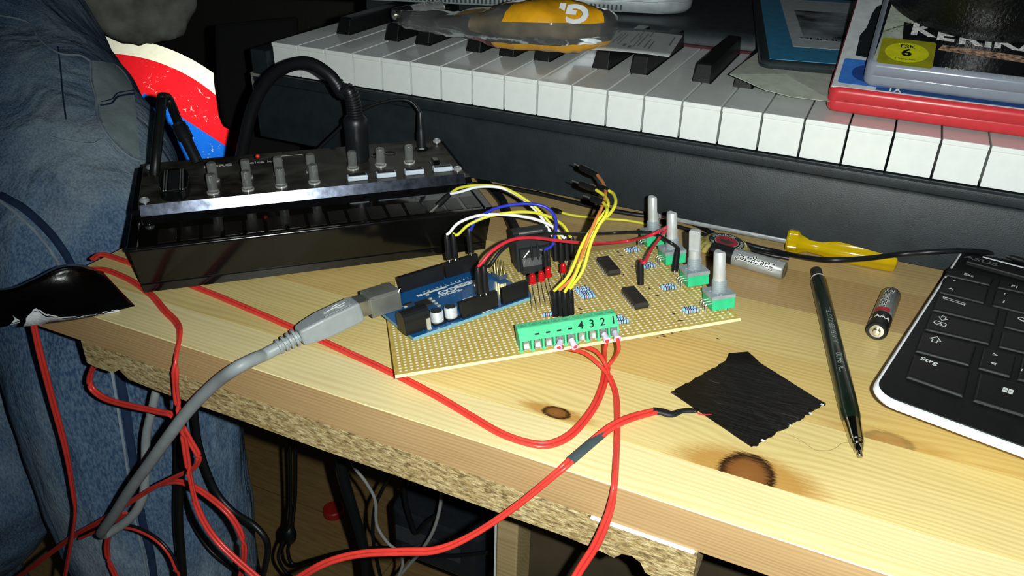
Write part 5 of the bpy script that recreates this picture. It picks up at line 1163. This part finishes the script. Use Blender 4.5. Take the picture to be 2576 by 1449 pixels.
MB().lathe((0, 0, -3), (0, 0, 1), [(R, 0), (R, 3), (R - rim, 3.05), (.1, 3.05)], 96).build('plate', shiny('sign_white', 'fff6dc'), sg)
MB().lathe((0, 0, 0), (0, 0, 1), [(R - rim, .1), (R - rim - .2, .5), (.1, .5)], 96).build('red_field', shiny('sign_red', 'ee1420'), sg)
p1_, p2_ = SG.loc(440, 284), SG.loc(620, 401); d = (p2_ - p1_).normalized(); dn = V((d.y, -d.x, 0)); dn = dn if dn.y < 0 else -dn
q = [p1_ - d * 40, p2_ - d * 14, p2_ - d * 14 + dn * 110, p1_ - d * 40 + dn * 110]; mb = MB(); mb.prism([(p.x, p.y) for p in (q if (q[1] - q[0]).cross(q[2] - q[1]).z > 0 else q[::-1])], .55, .9); mb.build('blue_field', shiny('sign_blue', '0a6ad8'), sg)
BG = facing(640, 260, 860)
q = [BG.loc(x, y) for x, y in ((540, 60), (544, 205), (556, 290), (566, 318), (592, 328), (604, 350), (603, 430), (606, 700), (760, 700), (750, 40))]
mb = MB(); mb.prism([(p.x, p.y) for p in (q if sum((a.x * b.y - b.x * a.y) for a, b in zip(q, q[1:] + q[:1])) > 0 else q[::-1])], -90, 0)
bg = mb.build('black_bag', mat('bag_black', '060606', .9, bump=.5), None, org=None, bevel=4); bg.matrix_world = sc4(BG.M); tag(bg, 'black bag in the dark between the sign and the piano', 'bag')
GC = facing(350, -20, 840); mb = MB(); rows = []
for j in range(25):
    th = math.pi * j / 24; rows.append([])
    for i in range(40):
        a = 2 * math.pi * i / 40; p = V((math.sin(th) * math.cos(a) * 58, -math.cos(th) * 51, math.sin(th) * math.sin(a) * 30)); w = noise.noise(p * .03) * 9 + noise.noise(V((p.x * .16, p.y * .03, p.z * .1))) * 4
        rows[-1].append(p * (1 + w / 70))
mb.loft(rows); gc = mb.build('grey_cloth', mat('cloth_grey', '8e9086', .95, var=.2, nscale=50, bump=.6, bscale=120), None, smooth=70); gc.matrix_world = sc4(GC.M); tag(gc, 'crumpled grey cloth in the dark beside the jeans', 'cloth')

# ------------------------------------------------------------------ under the desk
def under(l, y): return [aty(px, py, y) for px, py in l]
cord(under([(462, 960), (456, 1060), (452, 1180), (448, 1300), (455, 1400), (462, 1490)], 285), 3.4, 'thick black cable hanging straight down in front of the jeans')
cord(under([(486, 960), (490, 1040), (503, 1130), (540, 1230), (585, 1285), (640, 1322), (672, 1365), (668, 1420), (650, 1480)], 292), 2.2, 'black cable swinging right below the desk edge')
cord(under([(462, 1240), (480, 1310), (530, 1385), (600, 1440), (640, 1480)], 300), 1.2, 'thin black cable crossing the jeans low down')
gw = mat('wire_pale', '9a9c9a', .5)
cord(under([(728, 1060), (730, 1150), (731, 1250), (728, 1310), (716, 1350), (700, 1400), (720, 1440), (760, 1470)], 430), 1.7, 'left one of the two black leads ending in a lump')
c = cord(under([(742, 1060), (743, 1150), (742, 1250), (736, 1310), (735, 1350), (724, 1385), (740, 1420), (800, 1405), (870, 1387), (960, 1378), (1040, 1390), (1140, 1398), (1240, 1388)], 436), 1.9, 'right one of the two black leads trailing off to the right')
part_of(c, MB().sphere(aty(728, 1345, 433), 7, sc=(1, 1, 1.6)), 'ferrite_lump', blkc, smooth=60)
cord(under([(845, 1090), (862, 1190), (890, 1290), (915, 1380), (925, 1480)], 400), 4.4, 'thickest black cable slanting down under the desk')
cord(under([(878, 1130), (888, 1170), (922, 1215), (944, 1260), (948, 1320), (975, 1365), (1005, 1390), (1013, 1420), (998, 1460)], 420), 1.4, 'pale grey wire wriggling down beside the thick black cable', gw, 'grey_wire')
cord(under([(1112, 1230), (1106, 1280), (1090, 1335), (1060, 1385), (1030, 1420), (1000, 1455)], 425), 1.5, 'pale grey wire slanting left in front of the dark device', gw, 'grey_wire')
cord(under([(985, 1190), (960, 1235), (942, 1280), (938, 1350), (950, 1420), (965, 1480)], 440), 1.7, 'thin black cable behind the wriggling grey wire')
cord(under([(1016, 1190), (1020, 1260), (1035, 1315), (1048, 1340), (1075, 1312), (1110, 1290)], 450), 2.2, 'black cable making a short hook beside the dark device')
DV = aty(1140, 1300, 520)
mb = MB(); mb.loft([[DV + V((x, y, z)) - DV for x, y in rr(-48, 52, -40, 60, 12, 4)] for z in (-30, -26, 20, 26)]); o = mb.build('dark_device', mat('device_dark', '23282e', .35), None, bevel=3); o.location = DV * S; tag(o, 'dark plastic device hanging among cables under the desk', 'device')
part_of(o, MB().box(DV.x - 40, DV.x + 30, DV.y - 41, DV.y - 40, DV.z - 10, DV.z + 8), 'front_panel', mat('device_panel', '3a4046', .3))
rc = at(840, 1292, FLOOR); mb = MB(); mb.lathe(Z0, (0, 0, 1), [(16, 0), (16.5, 1), (16, 11), (14.5, 12.5), (.1, 12.6)], 40); o = mb.build('red_bottle_cap', mat('cap_plastic', 'c02a26', .4), None, smooth=40); o.location = rc * S; tag(o, 'red plastic bottle cap on the floor below the desk', 'bottle cap')
# cabinet with a pale front post
c0 = aty(1250, 1300, 330); t = thing('cabinet', 'pale wooden cabinet standing under the right part of the desk', 'cabinet', MT((c0.x, 330, FLOOR))); hh = -42 - FLOOR
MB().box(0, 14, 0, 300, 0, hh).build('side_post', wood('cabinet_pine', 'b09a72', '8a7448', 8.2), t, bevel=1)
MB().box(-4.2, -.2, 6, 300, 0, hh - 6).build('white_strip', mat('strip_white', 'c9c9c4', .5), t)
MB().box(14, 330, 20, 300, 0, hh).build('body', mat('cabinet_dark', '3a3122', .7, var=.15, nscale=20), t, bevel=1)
